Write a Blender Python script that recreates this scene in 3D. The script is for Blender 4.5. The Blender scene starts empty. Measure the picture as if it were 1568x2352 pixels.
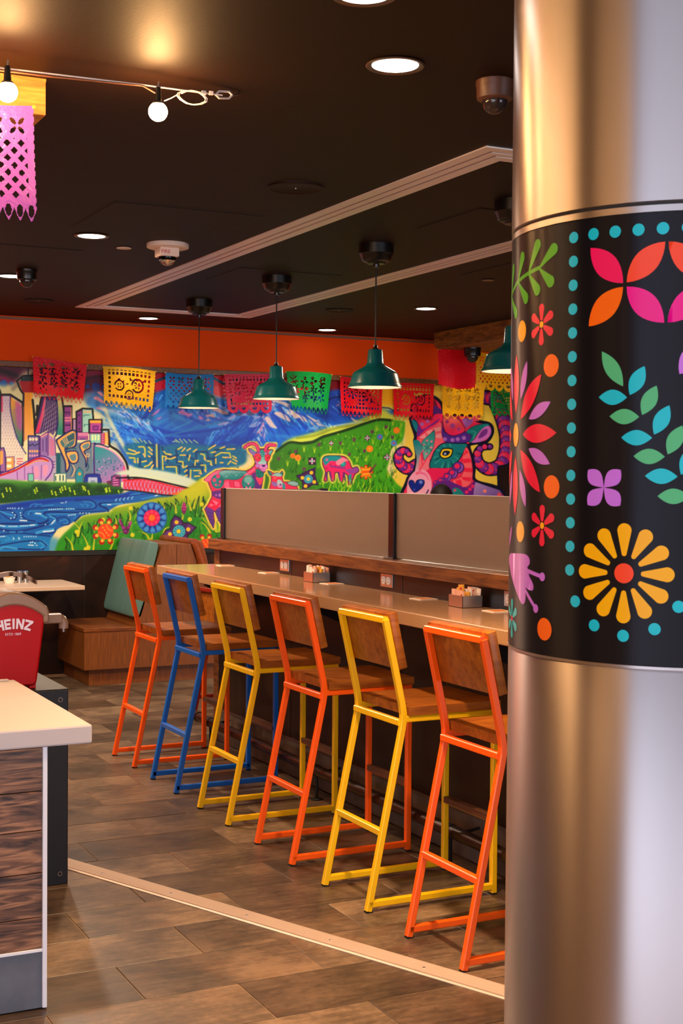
import bpy, bmesh, math, random
import numpy as np
from mathutils import Vector, Matrix
random.seed(4)
S = bpy.context.scene
COL = S.collection
# ---------------------------------------------------------------- camera
# world: X runs along the mural wall, Y along the bar away from the viewer, Z up (metres)
cam_d = bpy.data.cameras.new('camera'); cam = bpy.data.objects.new('camera', cam_d); COL.objects.link(cam)
cam_d.sensor_fit = 'VERTICAL'; cam_d.sensor_height = 36.0; cam_d.sensor_width = 24.0
cam_d.lens = 48.445; cam_d.clip_start = .05; cam_d.clip_end = 200
YAW, PITCH, ROLL = math.radians(26.490), math.radians(-1.482), math.radians(-.4408)
_f = Vector((math.sin(YAW)*math.cos(PITCH), math.cos(YAW)*math.cos(PITCH), math.sin(PITCH)))
_r = Vector((math.cos(YAW), -math.sin(YAW), 0)); _d = _f.cross(_r)
_r, _d = math.cos(ROLL)*_r + math.sin(ROLL)*_d, -math.sin(ROLL)*_r + math.cos(ROLL)*_d
cam.matrix_world = Matrix(((_r.x, -_d.x, -_f.x, 0), (_r.y, -_d.y, -_f.y, 0), (_r.z, -_d.z, -_f.z, 1.6), (0, 0, 0, 1)))
cam_d.dof.use_dof = True; cam_d.dof.focus_distance = 5.9; cam_d.dof.aperture_fstop = 11.0
S.camera = cam
# ---------------------------------------------------------------- daylight from the open front of the room, exposure
W = bpy.data.worlds.new('daylight'); S.world = W; W.use_nodes = True
W.node_tree.nodes['Background'].inputs[0].default_value = (.80, .84, 1.0, 1)
W.node_tree.nodes['Background'].inputs[1].default_value = 2.4
S.view_settings.view_transform = 'Standard'; S.view_settings.look = 'None'
S.view_settings.gamma = 1.0; S.view_settings.use_curve_mapping = False
S.view_settings.exposure = 1.0
WARM = (1.0, .64, .36); NEUT = (1.0, .86, .70)
CEIL, WALL_Y = 2.8443, 10.90
# ---------------------------------------------------------------- materials
MATS = {}
def srgb(h):
    c = [int(h[i:i+2], 16)/255 for i in (0, 2, 4)]
    return tuple(x/12.92 if x <= .04045 else ((x+.055)/1.055)**2.4 for x in c)
def mat(name, col=(.5, .5, .5), rough=.5, metal=0., spec=.5, **k):
    m = bpy.data.materials.new(name); m.use_nodes = True; MATS[name] = m
    b = m.node_tree.nodes['Principled BSDF']
    if isinstance(col, str): col = srgb(col)
    b.inputs['Base Color'].default_value = (*col, 1); b.inputs['Roughness'].default_value = rough
    b.inputs['Metallic'].default_value = metal; b.inputs['Specular IOR Level'].default_value = spec
    for kk, v in k.items():
        b.inputs[kk.replace('_', ' ')].default_value = v
    return m
def N(m, t, **k):
    n = m.node_tree.nodes.new(t)
    for a, v in k.items(): setattr(n, a, v)
    return n
def LK(m, a, b): m.node_tree.links.new(a, b)
def grain(m, c0, c1, scale=(1, 1, 1), nscale=4., detail=6., dist=0., lo=.35, hi=.65, rough=None, bump=0., coord='Object', c2=None, rnd=False):
    """stretched noise between two (or three) colours, on object coordinates"""
    nt = m.node_tree; b = nt.nodes['Principled BSDF']
    tc = N(m, 'ShaderNodeTexCoord'); mp = N(m, 'ShaderNodeMapping'); mp.inputs['Scale'].default_value = scale
    LK(m, tc.outputs[coord], mp.inputs[0])
    if rnd:
        oi = N(m, 'ShaderNodeObjectInfo'); mu = N(m, 'ShaderNodeVectorMath', operation='SCALE'); cx = N(m, 'ShaderNodeCombineXYZ')
        LK(m, oi.outputs['Random'], cx.inputs[0]); LK(m, oi.outputs['Random'], cx.inputs[1]); LK(m, oi.outputs['Random'], cx.inputs[2])
        LK(m, cx.outputs[0], mu.inputs[0]); mu.inputs['Scale'].default_value = 57.; LK(m, mu.outputs[0], mp.inputs['Location'])
    no = N(m, 'ShaderNodeTexNoise'); no.inputs['Scale'].default_value = nscale; no.inputs['Detail'].default_value = detail; no.inputs['Distortion'].default_value = dist
    LK(m, mp.outputs[0], no.inputs['Vector'])
    cr = N(m, 'ShaderNodeValToRGB'); e = cr.color_ramp.elements
    e[0].position, e[1].position = lo, hi
    f = lambda c: (*(srgb(c) if isinstance(c, str) else c), 1)
    e[0].color, e[1].color = f(c0), f(c1)
    if c2 is not None: x = cr.color_ramp.elements.new((lo+hi)/2); x.color = f(c2)
    LK(m, no.outputs['Fac'], cr.inputs[0]); LK(m, cr.outputs[0], b.inputs['Base Color'])
    if bump:
        bu = N(m, 'ShaderNodeBump'); bu.inputs['Strength'].default_value = bump; bu.inputs['Distance'].default_value = .004
        LK(m, no.outputs['Fac'], bu.inputs['Height']); LK(m, bu.outputs[0], b.inputs['Normal'])
    if rough:
        mr = N(m, 'ShaderNodeMapRange'); mr.inputs['To Min'].default_value, mr.inputs['To Max'].default_value = rough
        LK(m, no.outputs['Fac'], mr.inputs['Value']); LK(m, mr.outputs[0], b.inputs['Roughness'])
    return no, cr
def emit(name, col, st):
    m = bpy.data.materials.new(name); m.use_nodes = True; MATS[name] = m
    b = m.node_tree.nodes['Principled BSDF']; b.inputs['Base Color'].default_value = (*col, 1)
    b.inputs['Emission Color'].default_value = (*col, 1); b.inputs['Emission Strength'].default_value = st
    return m
grain(mat('ceiling_paint', rough=.58, spec=.5, IOR=1.27), '1a0b03', '221005', nscale=90, detail=3, bump=.12)
mat('orange_paint', 'ff5002', .6, spec=.12)
grain(mat('shaded_rust_laminate', rough=.42), '0c0603', '38200e', nscale=2.6, detail=9, dist=.6, lo=.36, hi=.74, c2='1a0e08', rough=(.3, .5))  # darker copy of the wainscot laminate, the counter's shade put into the colour
grain(mat('wainscot_laminate', rough=.5, spec=.2), '1a0c06', '5c3014', nscale=2.6, detail=9, dist=.6, lo=.34, hi=.74, c2='2a150b')
grain(mat('dark_panel', rough=.45), '120a07', '2e1a10', nscale=3.0, detail=9, lo=.4, hi=.75)
grain(mat('bench_wood', rough=.45), '5e2e0e', '8e5018', scale=(30, 30, 1.2), nscale=6, detail=4, lo=.3, hi=.7)
grain(mat('bench_wood_flat', rough=.4), '5a2a0c', '8a4a18', scale=(2, 16, 16), nscale=5, detail=5, lo=.3, hi=.7)
grain(mat('rail_wood', rough=.42), '4b260e', '8a5222', scale=(14, 1.2, 10), nscale=5, detail=5, dist=.8, lo=.3, hi=.7, bump=.15)
grain(mat('stool_wood', rough=.36), '7c3c0e', 'b46a20', scale=(1.5, 9, 9), nscale=4, detail=5, dist=.5, lo=.25, hi=.75, rnd=True)
grain(mat('soffit_wood', rough=.6), '4e280c', 'a8682a', scale=(6, 1.5, 8), nscale=4, detail=6, dist=1.2, lo=.3, hi=.7, rnd=True)
grain(mat('beam_wood', rough=.55), 'a8661c', 'd8923a', scale=(1.5, 6, 12), nscale=4, detail=6, dist=1., lo=.3, hi=.7)
grain(mat('plank_wood', rough=.45), '2c180f', 'a87450', scale=(1.0, 5, 10), nscale=3.0, detail=6, dist=3.0, lo=.33, hi=.68, c2='704a34', bump=.25, rnd=True)
for n, c in (('orange', 'ff600c'), ('yellow', 'fac40a'), ('blue', '0a64cc'), ('darkred', '8c1c10')):
    mat('stool_'+n, c, .33, spec=.5)
mat('rubber', '0c0b0b', .7)
mat('footrest_brown', '5c3826', .45)
grain(mat('quartz', rough=.14), 'b08660', 'c89e78', nscale=260, detail=2, lo=.42, hi=.6)
mat('white_solid', 'c8bcb8', .8, spec=.15); mat('table_laminate', 'c9ad96', .4); mat('white_trim', 'e8e6ec', .4); mat('white_edge', 'f0ecec', .45)
grain(mat('grey_tile', rough=.45), '4a4c54', '6c6e76', nscale=7, detail=8, lo=.3, hi=.7)
grain(mat('base_tile', rough=.5), '50443a', '7c6a5c', nscale=7, detail=8, lo=.3, hi=.7, rnd=True)
mat('black_steel', '07080f', .42); mat('black_plastic', '0a0909', .3); mat('black_matt', '070606', .6)
mat('grout', 'a88c72', .8)
mat('chrome', (.8, .78, .75), .18, 1.); mat('steel', (.62, .58, .54), .3, 1.); mat('dark_steel', (.2, .16, .13), .4, 1.)
mat('aluminium', (.60, .46, .38), .45, .35); mat('alu_dark', (.35, .30, .30), .4, 1.)
mat('diffuser_metal', (.95, .86, .80), .40, .35)
mat('pipe_iron', '3a2518', .38, .6)
mat('red_plastic', 'b8040e', .32, spec=.3); mat('grey_plastic', '947660', .28, spec=.5); mat('lettering', 'efe4f2', .5)
mat('teal_enamel', '0a4e52', .2, spec=.6); mat('white_enamel', 'fff4e4', .35)
grain(mat('teal_vinyl', rough=.5), '4c706a', '62857e', scale=(1, 40, 1), nscale=2, detail=2, lo=.3, hi=.7)
grain(mat('tan_leather', rough=.42), '7a3410', '98481a', nscale=30, detail=4, lo=.3, hi=.7)
mat('paper', 'f3e6d8', .7); mat('paper_pink', 'f2b69c', .7); mat('paper_yellow', 'e8a838', .7); mat('print_red', 'c03018', .6); mat('print_orange', 'e8863a', .6)
mat('device_white', 'e4cfc0', .45); mat('trim_brown', '8a5c44', .5); mat('wall_dark', '2a1a12', .6); mat('wall_warm', '7a4a2c', .6)
mat('clear_dome', (1, 1, 1), .03, Transmission_Weight=1., IOR=1.3); mat('smoke_dome', (.03, .02, .018), .05, spec=.5)
mat('skin', 'b0785a', .5); mat('hair', '140a07', .6, spec=.2); mat('cloth', '1c1a20', .8); mat('cloth_trousers', '20242e', .8)
emit('bulb_glow', (1.0, .52, .19), 230.); emit('downlight_glow', (1.0, .90, .82), 7.); emit('pendant_glow', (1.0, .80, .56), 13.)
# floor tiles: every tile its own tone, cloudy streaks along its length
m = mat('floor_tile', rough=.42)
bs = m.node_tree.nodes['Principled BSDF']
tc = N(m, 'ShaderNodeTexCoord'); oi = N(m, 'ShaderNodeObjectInfo'); cx = N(m, 'ShaderNodeCombineXYZ'); sc_ = N(m, 'ShaderNodeVectorMath', operation='SCALE'); sc_.inputs['Scale'].default_value = 61.
ad = N(m, 'ShaderNodeVectorMath', operation='ADD')
for i in range(3): LK(m, oi.outputs['Random'], cx.inputs[i])
LK(m, cx.outputs[0], sc_.inputs[0]); LK(m, tc.outputs['Object'], ad.inputs[0]); LK(m, sc_.outputs[0], ad.inputs[1])
def nz(scale, detail, rough, stretch):
    mp = N(m, 'ShaderNodeMapping'); mp.inputs['Scale'].default_value = stretch; LK(m, ad.outputs[0], mp.inputs[0])
    n = N(m, 'ShaderNodeTexNoise'); n.inputs['Scale'].default_value = scale; n.inputs['Detail'].default_value = detail; n.inputs['Roughness'].default_value = rough; LK(m, mp.outputs[0], n.inputs['Vector']); return n
def mth(op, x, y):
    n = N(m, 'ShaderNodeMath', operation=op)
    for i, v in enumerate((x, y)):
        if isinstance(v, (int, float)): n.inputs[i].default_value = v
        else: LK(m, v, n.inputs[i])
    return n.outputs[0]
big, fine, streak, rust = nz(3.2, 4, .55, (1, 1, 1)), nz(42, 10, .78, (1, 1, 1)), nz(9, 10, .72, (1, 5, 1)), nz(2.1, 9, .68, (1.3, 1, 1))
fac = mth('ADD', mth('ADD', mth('MULTIPLY', big.outputs[0], .42), mth('MULTIPLY', fine.outputs[0], .26)), mth('MULTIPLY', streak.outputs[0], .32))
cr = N(m, 'ShaderNodeValToRGB'); e = cr.color_ramp.elements; e[0].position, e[1].position = .40, .60
e[0].color, e[1].color = (*srgb('4e4136'), 1), (*srgb('a88e74'), 1); x = e.new(.5); x.color = (*srgb('7a6754'), 1)
LK(m, fac, cr.inputs[0])
rr = N(m, 'ShaderNodeValToRGB'); rr.color_ramp.elements[0].position, rr.color_ramp.elements[1].position = .56, .70; LK(m, rust.outputs[0], rr.inputs[0])
mr_ = N(m, 'ShaderNodeMix', data_type='RGBA'); LK(m, mth('MULTIPLY', rr.outputs[0], .55), mr_.inputs['Factor']); LK(m, cr.outputs[0], mr_.inputs['A']); mr_.inputs['B'].default_value = (*srgb('8a5a34'), 1)
r2 = N(m, 'ShaderNodeValToRGB'); mx = N(m, 'ShaderNodeMix', data_type='RGBA', blend_type='MULTIPLY')
e = r2.color_ramp.elements; e[0].color = (.32, .28, .25, 1); e[1].color = (.80, .76, .71, 1); x = e.new(.5); x.color = (.53, .47, .43, 1)
LK(m, oi.outputs['Random'], r2.inputs[0]); mx.inputs['Factor'].default_value = 1.
LK(m, mr_.outputs['Result'], mx.inputs['A']); LK(m, r2.outputs[0], mx.inputs['B']); LK(m, mx.outputs['Result'], bs.inputs['Base Color'])
mg = N(m, 'ShaderNodeMapRange'); mg.inputs['To Min'].default_value, mg.inputs['To Max'].default_value = .30, .52; LK(m, fine.outputs[0], mg.inputs['Value']); LK(m, mg.outputs[0], bs.inputs['Roughness'])
bu = N(m, 'ShaderNodeBump'); bu.inputs['Strength'].default_value = .10; bu.inputs['Distance'].default_value = .003; LK(m, fine.outputs[0], bu.inputs['Height']); LK(m, bu.outputs[0], bs.inputs['Normal'])
# brushed steel column cladding and its dark printed film
m = mat('brushed_steel', (.48, .44, .445), .37, 1., Anisotropic=.8, Anisotropic_Rotation=.25)
tg = N(m, 'ShaderNodeTangent', direction_type='RADIAL', axis='Z'); LK(m, tg.outputs[0], m.node_tree.nodes['Principled BSDF'].inputs['Tangent'])
m = mat('dark_film', (.020, .020, .026), .40, .75, Anisotropic=1.0, Anisotropic_Rotation=.25)
tg = N(m, 'ShaderNodeTangent', direction_type='RADIAL', axis='Z'); LK(m, tg.outputs[0], m.node_tree.nodes['Principled BSDF'].inputs['Tangent'])
for n, c in (('teal', '10c0cc'), ('green', '54b878'), ('leafgreen', '4aac1c'), ('red', 'f01040'), ('coral', 'ff4a2a'), ('orange', 'ff6a0e'), ('yellow', 'ffb408'), ('magenta', 'f4108a'), ('pink', 'f8125c'), ('lilac', 'cc74dc')):
    m = mat('ink_'+n, c, .42, spec=.5, Anisotropic=1.0, Anisotropic_Rotation=.25); tg = N(m, 'ShaderNodeTangent', direction_type='RADIAL', axis='Z'); LK(m, tg.outputs[0], m.node_tree.nodes['Principled BSDF'].inputs['Tangent'])
# frosted partition glass
m = bpy.data.materials.new('frosted_glass'); m.use_nodes = True; MATS['frosted_glass'] = m
b = m.node_tree.nodes['Principled BSDF']; b.inputs['Base Color'].default_value = (.78, .66, .56, 1); b.inputs['Roughness'].default_value = .55
b.inputs['Transmission Weight'].default_value = 1.; b.inputs['IOR'].default_value = 1.25
d = N(m, 'ShaderNodeBsdfPrincipled'); d.inputs['Base Color'].default_value = (.25, .185, .135, 1); d.inputs['Roughness'].default_value = .35
mxs = N(m, 'ShaderNodeMixShader'); mxs.inputs[0].default_value = .45
LK(m, b.outputs[0], mxs.inputs[1]); LK(m, d.outputs[0], mxs.inputs[2]); LK(m, mxs.outputs[0], m.node_tree.nodes['Material Output'].inputs[0])
# thin cut-plastic bunting
def film(name, c):
    c = srgb(c); m = bpy.data.materials.new(name); m.use_nodes = True; MATS[name] = m
    p = m.node_tree.nodes['Principled BSDF']; p.inputs['Base Color'].default_value = (*c, 1); p.inputs['Roughness'].default_value = .3; p.inputs['Specular IOR Level'].default_value = .25
    t = N(m, 'ShaderNodeBsdfTranslucent'); t.inputs[0].default_value = (*c, 1)
    x = N(m, 'ShaderNodeMixShader'); x.inputs[0].default_value = .15
    LK(m, p.outputs[0], x.inputs[1]); LK(m, t.outputs[0], x.inputs[2]); LK(m, x.outputs[0], m.node_tree.nodes['Material Output'].inputs[0])
    no = N(m, 'ShaderNodeTexNoise'); no.inputs['Scale'].default_value = 22; bu = N(m, 'ShaderNodeBump'); bu.inputs['Strength'].default_value = .5; bu.inputs['Distance'].default_value = .01
    LK(m, no.outputs['Fac'], bu.inputs['Height']); LK(m, bu.outputs[0], p.inputs['Normal'])
for n, c in (('red', 'e81420'), ('yellow', 'f4b010'), ('blue', '1078c4'), ('crimson', 'dc1648'), ('green', '0c8c38'), ('purple', '8e4cac')): film('film_'+n, c)
# mural paint: colour stored per point of the painted skin
m = mat('mural_paint', rough=.42, spec=.35)
va = N(m, 'ShaderNodeAttribute', attribute_name='paint'); LK(m, va.outputs['Color'], m.node_tree.nodes['Principled BSDF'].inputs['Base Color'])
# ---------------------------------------------------------------- mesh helpers
class MB:
    def __init__(s): s.v, s.f = [], []
    def add(s, vs, fs):
        o = len(s.v); s.v += [tuple(v) for v in vs]; s.f += [tuple(i+o for i in f) for f in fs]; return s
    def box(s, x0, x1, y0, y1, z0, z1, c=0.):
        if c <= 0:
            vs = [(x, y, z) for z in (z0, z1) for y in (y0, y1) for x in (x0, x1)]
            return s.add(vs, [(0, 2, 3, 1), (4, 5, 7, 6), (0, 1, 5, 4), (2, 6, 7, 3), (0, 4, 6, 2), (1, 3, 7, 5)])
        bm = bmesh.new(); bmesh.ops.create_cube(bm, size=1.)
        for v in bm.verts: v.co = Vector(((x0+x1)/2 + v.co.x*(x1-x0), (y0+y1)/2 + v.co.y*(y1-y0), (z0+z1)/2 + v.co.z*(z1-z0)))
        bmesh.ops.bevel(bm, geom=bm.edges[:], offset=c, segments=2, profile=.5, affect='EDGES')
        bm.verts.index_update(); r = s.add([v.co for v in bm.verts], [[v.index for v in f.verts] for f in bm.faces]); bm.free(); return r
    def prism(s, pts, axis, a, b):
        """2D outline extruded along an axis: 'y' takes (x,z), 'x' takes (y,z), 'z' takes (x,y)"""
        n = len(pts); P = {'y': lambda p, t: (p[0], t, p[1]), 'x': lambda p, t: (t, p[0], p[1]), 'z': lambda p, t: (p[0], p[1], t)}[axis]
        return s.add([P(p, a) for p in pts] + [P(p, b) for p in pts], [tuple(range(n))[::-1], tuple(range(n, 2*n))] + [(i, (i+1) % n, n+(i+1) % n, n+i) for i in range(n)])
    def lathe(s, prof, seg=32, c=(0, 0, 0), close=False, cap=True):
        vs = []; n = len(prof)
        for r, z in prof:
            for k in range(seg): t = 2*math.pi*k/seg; vs.append((c[0]+r*math.cos(t), c[1]+r*math.sin(t), c[2]+z))
        fs = [(i*seg+k, i*seg+(k+1) % seg, (i+1)*seg+(k+1) % seg, (i+1)*seg+k) for i in range(n-1) for k in range(seg)]
        if prof[0][0] > 1e-6 and not close and cap: fs.append(tuple(range(seg))[::-1])
        if prof[-1][0] > 1e-6 and not close and cap: fs.append(tuple((n-1)*seg+k for k in range(seg)))
        if close: fs += [((n-1)*seg+k, (n-1)*seg+(k+1) % seg, (k+1) % seg, k) for k in range(seg)]
        return s.add(vs, fs)
    def tube(s, path, r, seg=10, cap=True, prof=None):
        path = [Vector(p) for p in path]; n = len(path); vs = []; up = Vector((0, 0, 1)); prev = None
        for i, p in enumerate(path):
            if i == 0: t = path[1]-p
            elif i == n-1: t = p-path[i-1]
            else: t = (path[i+1]-p).normalized() + (p-path[i-1]).normalized()
            t.normalize()
            if prev is None:
                a = t.cross(up if abs(t.z) < .9 else Vector((0, 1, 0))).normalized()
            else: a = (prev - t*prev.dot(t)).normalized()
            prev = a; b = t.cross(a); k = 1.
            if 0 < i < n-1: k = 1/max(.5, t.dot((path[i+1]-p).normalized()))
            ring = prof or [(r*math.cos(2*math.pi*j/seg), r*math.sin(2*math.pi*j/seg)) for j in range(seg)]
            for u, w in ring: vs.append(p + a*u + b*w*(k if prof else 1))
        m_ = len(vs)//n
        fs = [(i*m_+j, i*m_+(j+1) % m_, (i+1)*m_+(j+1) % m_, (i+1)*m_+j) for i in range(n-1) for j in range(m_)]
        if cap: fs += [tuple(range(m_))[::-1], tuple((n-1)*m_+j for j in range(m_))]
        return s.add(vs, fs)
    def bar(s, a, b, t=.024, c=.003):
        """square tube between two points"""
        h = t/2; pr = [(h-c, h), (-h+c, h), (-h, h-c), (-h, -h+c), (-h+c, -h), (h-c, -h), (h, -h+c), (h, h-c)]
        return s.tube([a, b], 0, prof=pr)
    def sphere(s, c, r, seg=20, rings=12, sz=1., t0=0., t1=math.pi):
        prof = [(r*math.sin(t0+(t1-t0)*i/rings), r*sz*math.cos(t0+(t1-t0)*i/rings)) for i in range(rings+1)]
        return s.lathe(prof, seg, c)
    def build(s, name, material, parent=None, smooth=False, loc=None, rot=None, bevel=0.):
        me = bpy.data.meshes.new(name); me.from_pydata(s.v, [], s.f)
        bm = bmesh.new(); bm.from_mesh(me)
        bmesh.ops.remove_doubles(bm, verts=bm.verts, dist=1e-6)
        bmesh.ops.recalc_face_normals(bm, faces=bm.faces); bm.to_mesh(me); bm.free()
        if material: me.materials.append(MATS[material])
        if smooth:
            me.polygons.foreach_set('use_smooth', [True]*len(me.polygons)); me.set_sharp_from_angle(angle=math.radians(38))
        o = bpy.data.objects.new(name, me); COL.objects.link(o)
        if parent: o.parent = parent
        if loc: o.location = loc
        if rot: o.rotation_euler = rot
        if bevel:
            b = o.modifiers.new('bevel', 'BEVEL'); b.width = bevel; b.segments = 2; b.limit_method = 'ANGLE'
        return o
def tag(o, label, cat, group=None):
    o['label'] = label; o['category'] = cat
    if group: o['group'] = group
    return o
def thing(name, label, cat, loc=(0, 0, 0), rz=0., group=None):
    o = bpy.data.objects.new(name, None); COL.objects.link(o); o.empty_display_size = .05
    o.location = loc; o.rotation_euler = (0, 0, rz); return tag(o, label, cat, group)
def struct(o): o['kind'] = 'structure'; return o
def copy_tree(o, parent=None):
    c = o.copy(); COL.objects.link(c); c.parent = parent
    for ch in o.children: copy_tree(ch, c)
    return c
def box(name, m, x0, x1, y0, y1, z0, z1, parent=None, c=0.): return MB().box(x0, x1, y0, y1, z0, z1, c).build(name, m, parent)
def letters(name, text, size, material, parent, loc, rot, extrude=.0006, align='CENTER'):
    cu = bpy.data.curves.new(name, 'FONT'); cu.body = text; cu.size = size; cu.extrude = extrude; cu.align_x = align
    t = bpy.data.objects.new(name, cu); COL.objects.link(t); bpy.context.view_layer.update()
    me = bpy.data.meshes.new_from_object(t.evaluated_get(bpy.context.evaluated_depsgraph_get())); bpy.data.objects.remove(t)
    me.materials.clear(); me.materials.append(MATS[material])
    o = bpy.data.objects.new(name, me); COL.objects.link(o); o.parent = parent; o.location = loc; o.rotation_euler = rot
    return o
# ---------------------------------------------------------------- mural paint
MX0, MY0, MX1, MY1 = -165, 834, 1215, 1272          # extent of the drawing, in drawing units
class Painter:
    """airbrush on a float canvas; every call takes drawing coordinates through the current frame"""
    def __init__(s, x0, y0, x1, y1, bg):
        s.x0, s.y0 = x0, y0
        s.W, s.H = x1 - x0 + 1, y1 - y0 + 1
        s.a = np.empty((s.H, s.W, 3)); s.a[:] = s.c(bg)
        s.f = (0, 0, 1.0); s.rng = np.random.default_rng(7)
    def c(s, h):
        if isinstance(h, str):
            return np.array([int(h[i:i+2], 16) for i in (0, 2, 4)]) / 255.
        return np.array(h, float)
    def frame(s, ox=0, oy=0, k=1.0): s.f = (ox, oy, k)
    def P(s, pts):
        p = np.array(pts, float).reshape(-1, 2)
        return p / s.f[2] + np.array([s.f[0] - s.x0, s.f[1] - s.y0])
    def L(s, v): return v / s.f[2]
    @staticmethod
    def spline(p, closed, n=6):
        m = len(p)
        if m < 3: return p
        if closed: q = np.vstack([p[-1], p, p[0], p[1]])
        else: q = np.vstack([2*p[0]-p[1], p, 2*p[-1]-p[-2]])
        t = np.linspace(0, 1, n, endpoint=False)[:, None]; out = []
        for i in range(1, len(q) - 2):
            a, b, c_, d = q[i-1], q[i], q[i+1], q[i+2]
            out.append(.5*((2*b) + (c_-a)*t + (2*a-5*b+4*c_-d)*t**2 + (3*b-a-3*c_+d)*t**3))
        out = np.vstack(out)
        return out if closed else np.vstack([out, p[-1]])
    def blend(s, ys, xs, al, col):
        a = s.a[ys, xs]; s.a[ys, xs] = a + (col - a) * al[..., None]
    def cover(s, p):
        x0 = max(int(p[:, 0].min()) - 1, 0); x1 = min(int(p[:, 0].max()) + 2, s.W)
        y0 = max(int(p[:, 1].min()) - 1, 0); y1 = min(int(p[:, 1].max()) + 2, s.H)
        if x1 <= x0 or y1 <= y0: return None
        K = 3; m = np.zeros((y1 - y0, x1 - x0)); q = np.roll(p, -1, 0)
        xs = np.arange(x0, x1)
        for j in range((y1 - y0) * K):
            y = y0 + (j + .5) / K - .5
            hit = (p[:, 1] <= y) != (q[:, 1] <= y)
            if not hit.any(): continue
            a, b = p[hit], q[hit]
            cx = np.sort(a[:, 0] + (y - a[:, 1]) / (b[:, 1] - a[:, 1]) * (b[:, 0] - a[:, 0]))
            row = m[j // K]
            for k in range(0, len(cx) - 1, 2):
                row += np.clip(np.minimum(cx[k+1], xs + .5) - np.maximum(cx[k], xs - .5), 0, 1) / K
        return slice(y0, y1), slice(x0, x1), np.clip(m, 0, 1)
    def blur(s, m, r):
        if r < .6: return m
        k = np.exp(-.5 * (np.arange(-int(3*r), int(3*r)+1) / r) ** 2); k /= k.sum()
        m = np.apply_along_axis(np.convolve, 0, m, k, 'same')
        return np.apply_along_axis(np.convolve, 1, m, k, 'same')
    def fill(s, pts, col, smooth=True, line=None, w=2., soft=0, al=1., raw=False):
        p = pts if raw else s.P(pts)
        if smooth: p = s.spline(p, True)
        if soft:
            pad = int(3 * soft) + 2
            big = np.zeros((s.H, s.W)); cv = s.cover(p)
            if cv is None: return
            ys, xs, m = cv
            big[ys, xs] = m
            ys = slice(max(ys.start-pad, 0), min(ys.stop+pad, s.H)); xs = slice(max(xs.start-pad, 0), min(xs.stop+pad, s.W))
            m = s.blur(big[ys, xs], soft)
        else:
            cv = s.cover(p)
            if cv is None: return
            ys, xs, m = cv
        if isinstance(col, list):           # gradient [(x,y),c0,(x,y),c1] or with a middle colour
            g0, c0, g1, c1 = col
            g0, g1 = s.P(g0)[0], s.P(g1)[0]
            yy, xx = np.mgrid[ys, xs]; d = g1 - g0
            t = np.clip(((xx - g0[0]) * d[0] + (yy - g0[1]) * d[1]) / (d @ d), 0, 1)[..., None]
            cc = s.c(c0) * (1 - t) + s.c(c1) * t
        else: cc = s.c(col)
        s.blend(ys, xs, m * al, cc)
        if line is not None: s.line(np.vstack([p, p[:1]]), line, w, smooth=False, raw=True)
    def line(s, pts, col, w=2., w2=None, smooth=True, soft=.8, al=1., raw=False):
        p = pts if raw else s.P(pts)
        k = 1.0 if raw else 1. / s.f[2]
        if smooth and len(p) > 2: p = s.spline(p, False)
        w0 = w * (1. / s.f[2]); w1 = w0 if w2 is None else w2 / s.f[2]
        n = len(p); pad = max(w0, w1) / 2 + soft * 2 + 1
        x0 = max(int(p[:, 0].min() - pad), 0); x1 = min(int(p[:, 0].max() + pad) + 2, s.W)
        y0 = max(int(p[:, 1].min() - pad), 0); y1 = min(int(p[:, 1].max() + pad) + 2, s.H)
        if x1 <= x0 or y1 <= y0: return
        m = np.zeros((y1 - y0, x1 - x0))
        for i in range(n - 1):
            a, b = p[i], p[i+1]
            u0 = max(int(min(a[0], b[0]) - pad), x0); u1 = min(int(max(a[0], b[0]) + pad) + 2, x1)
            v0 = max(int(min(a[1], b[1]) - pad), y0); v1 = min(int(max(a[1], b[1]) + pad) + 2, y1)
            if u1 <= u0 or v1 <= v0: continue
            yy, xx = np.mgrid[v0:v1, u0:u1]; d = b - a; L2 = d @ d + 1e-9
            t = np.clip(((xx - a[0]) * d[0] + (yy - a[1]) * d[1]) / L2, 0, 1)
            r = np.hypot(xx - a[0] - t * d[0], yy - a[1] - t * d[1])
            ww = w0 + (w1 - w0) * (i + t) / (n - 1)
            v = np.clip((ww / 2 - r) / soft + .5, 0, 1)
            sub = m[v0-y0:v1-y0, u0-x0:u1-x0]; np.maximum(sub, v, out=sub)
        s.blend(slice(y0, y1), slice(x0, x1), m * al, s.c(col))
    def dot(s, x, y, r, col, ry=None, soft=.8, al=1., raw=False):
        (cx, cy), = s.P([(x, y)]); rx = r / s.f[2]; ry = rx if ry is None else ry / s.f[2]
        x0 = max(int(cx - rx - 3*soft) , 0); x1 = min(int(cx + rx + 3*soft) + 2, s.W)
        y0 = max(int(cy - ry - 3*soft), 0); y1 = min(int(cy + ry + 3*soft) + 2, s.H)
        if x1 <= x0 or y1 <= y0: return
        yy, xx = np.mgrid[y0:y1, x0:x1]
        d = (np.hypot((xx - cx) / rx, (yy - cy) / ry) - 1) * min(rx, ry)
        s.blend(slice(y0, y1), slice(x0, x1), np.clip(.5 - d / soft, 0, 1) * al, s.c(col))
    def dots(s, pts, r, col, **k):
        for x, y in pts: s.dot(x, y, r, col, **k)
    def lines(s, ls, col, w=2., **k):
        for l in ls: s.line(l, col, w, **k)
    def ring(s, cx, cy, r, col, w, n=20):
        a = np.linspace(0, 2*np.pi, n + 1)
        s.line(np.stack([cx + r*np.cos(a), cy + r*np.sin(a)], 1), col, w, smooth=False)

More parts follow.
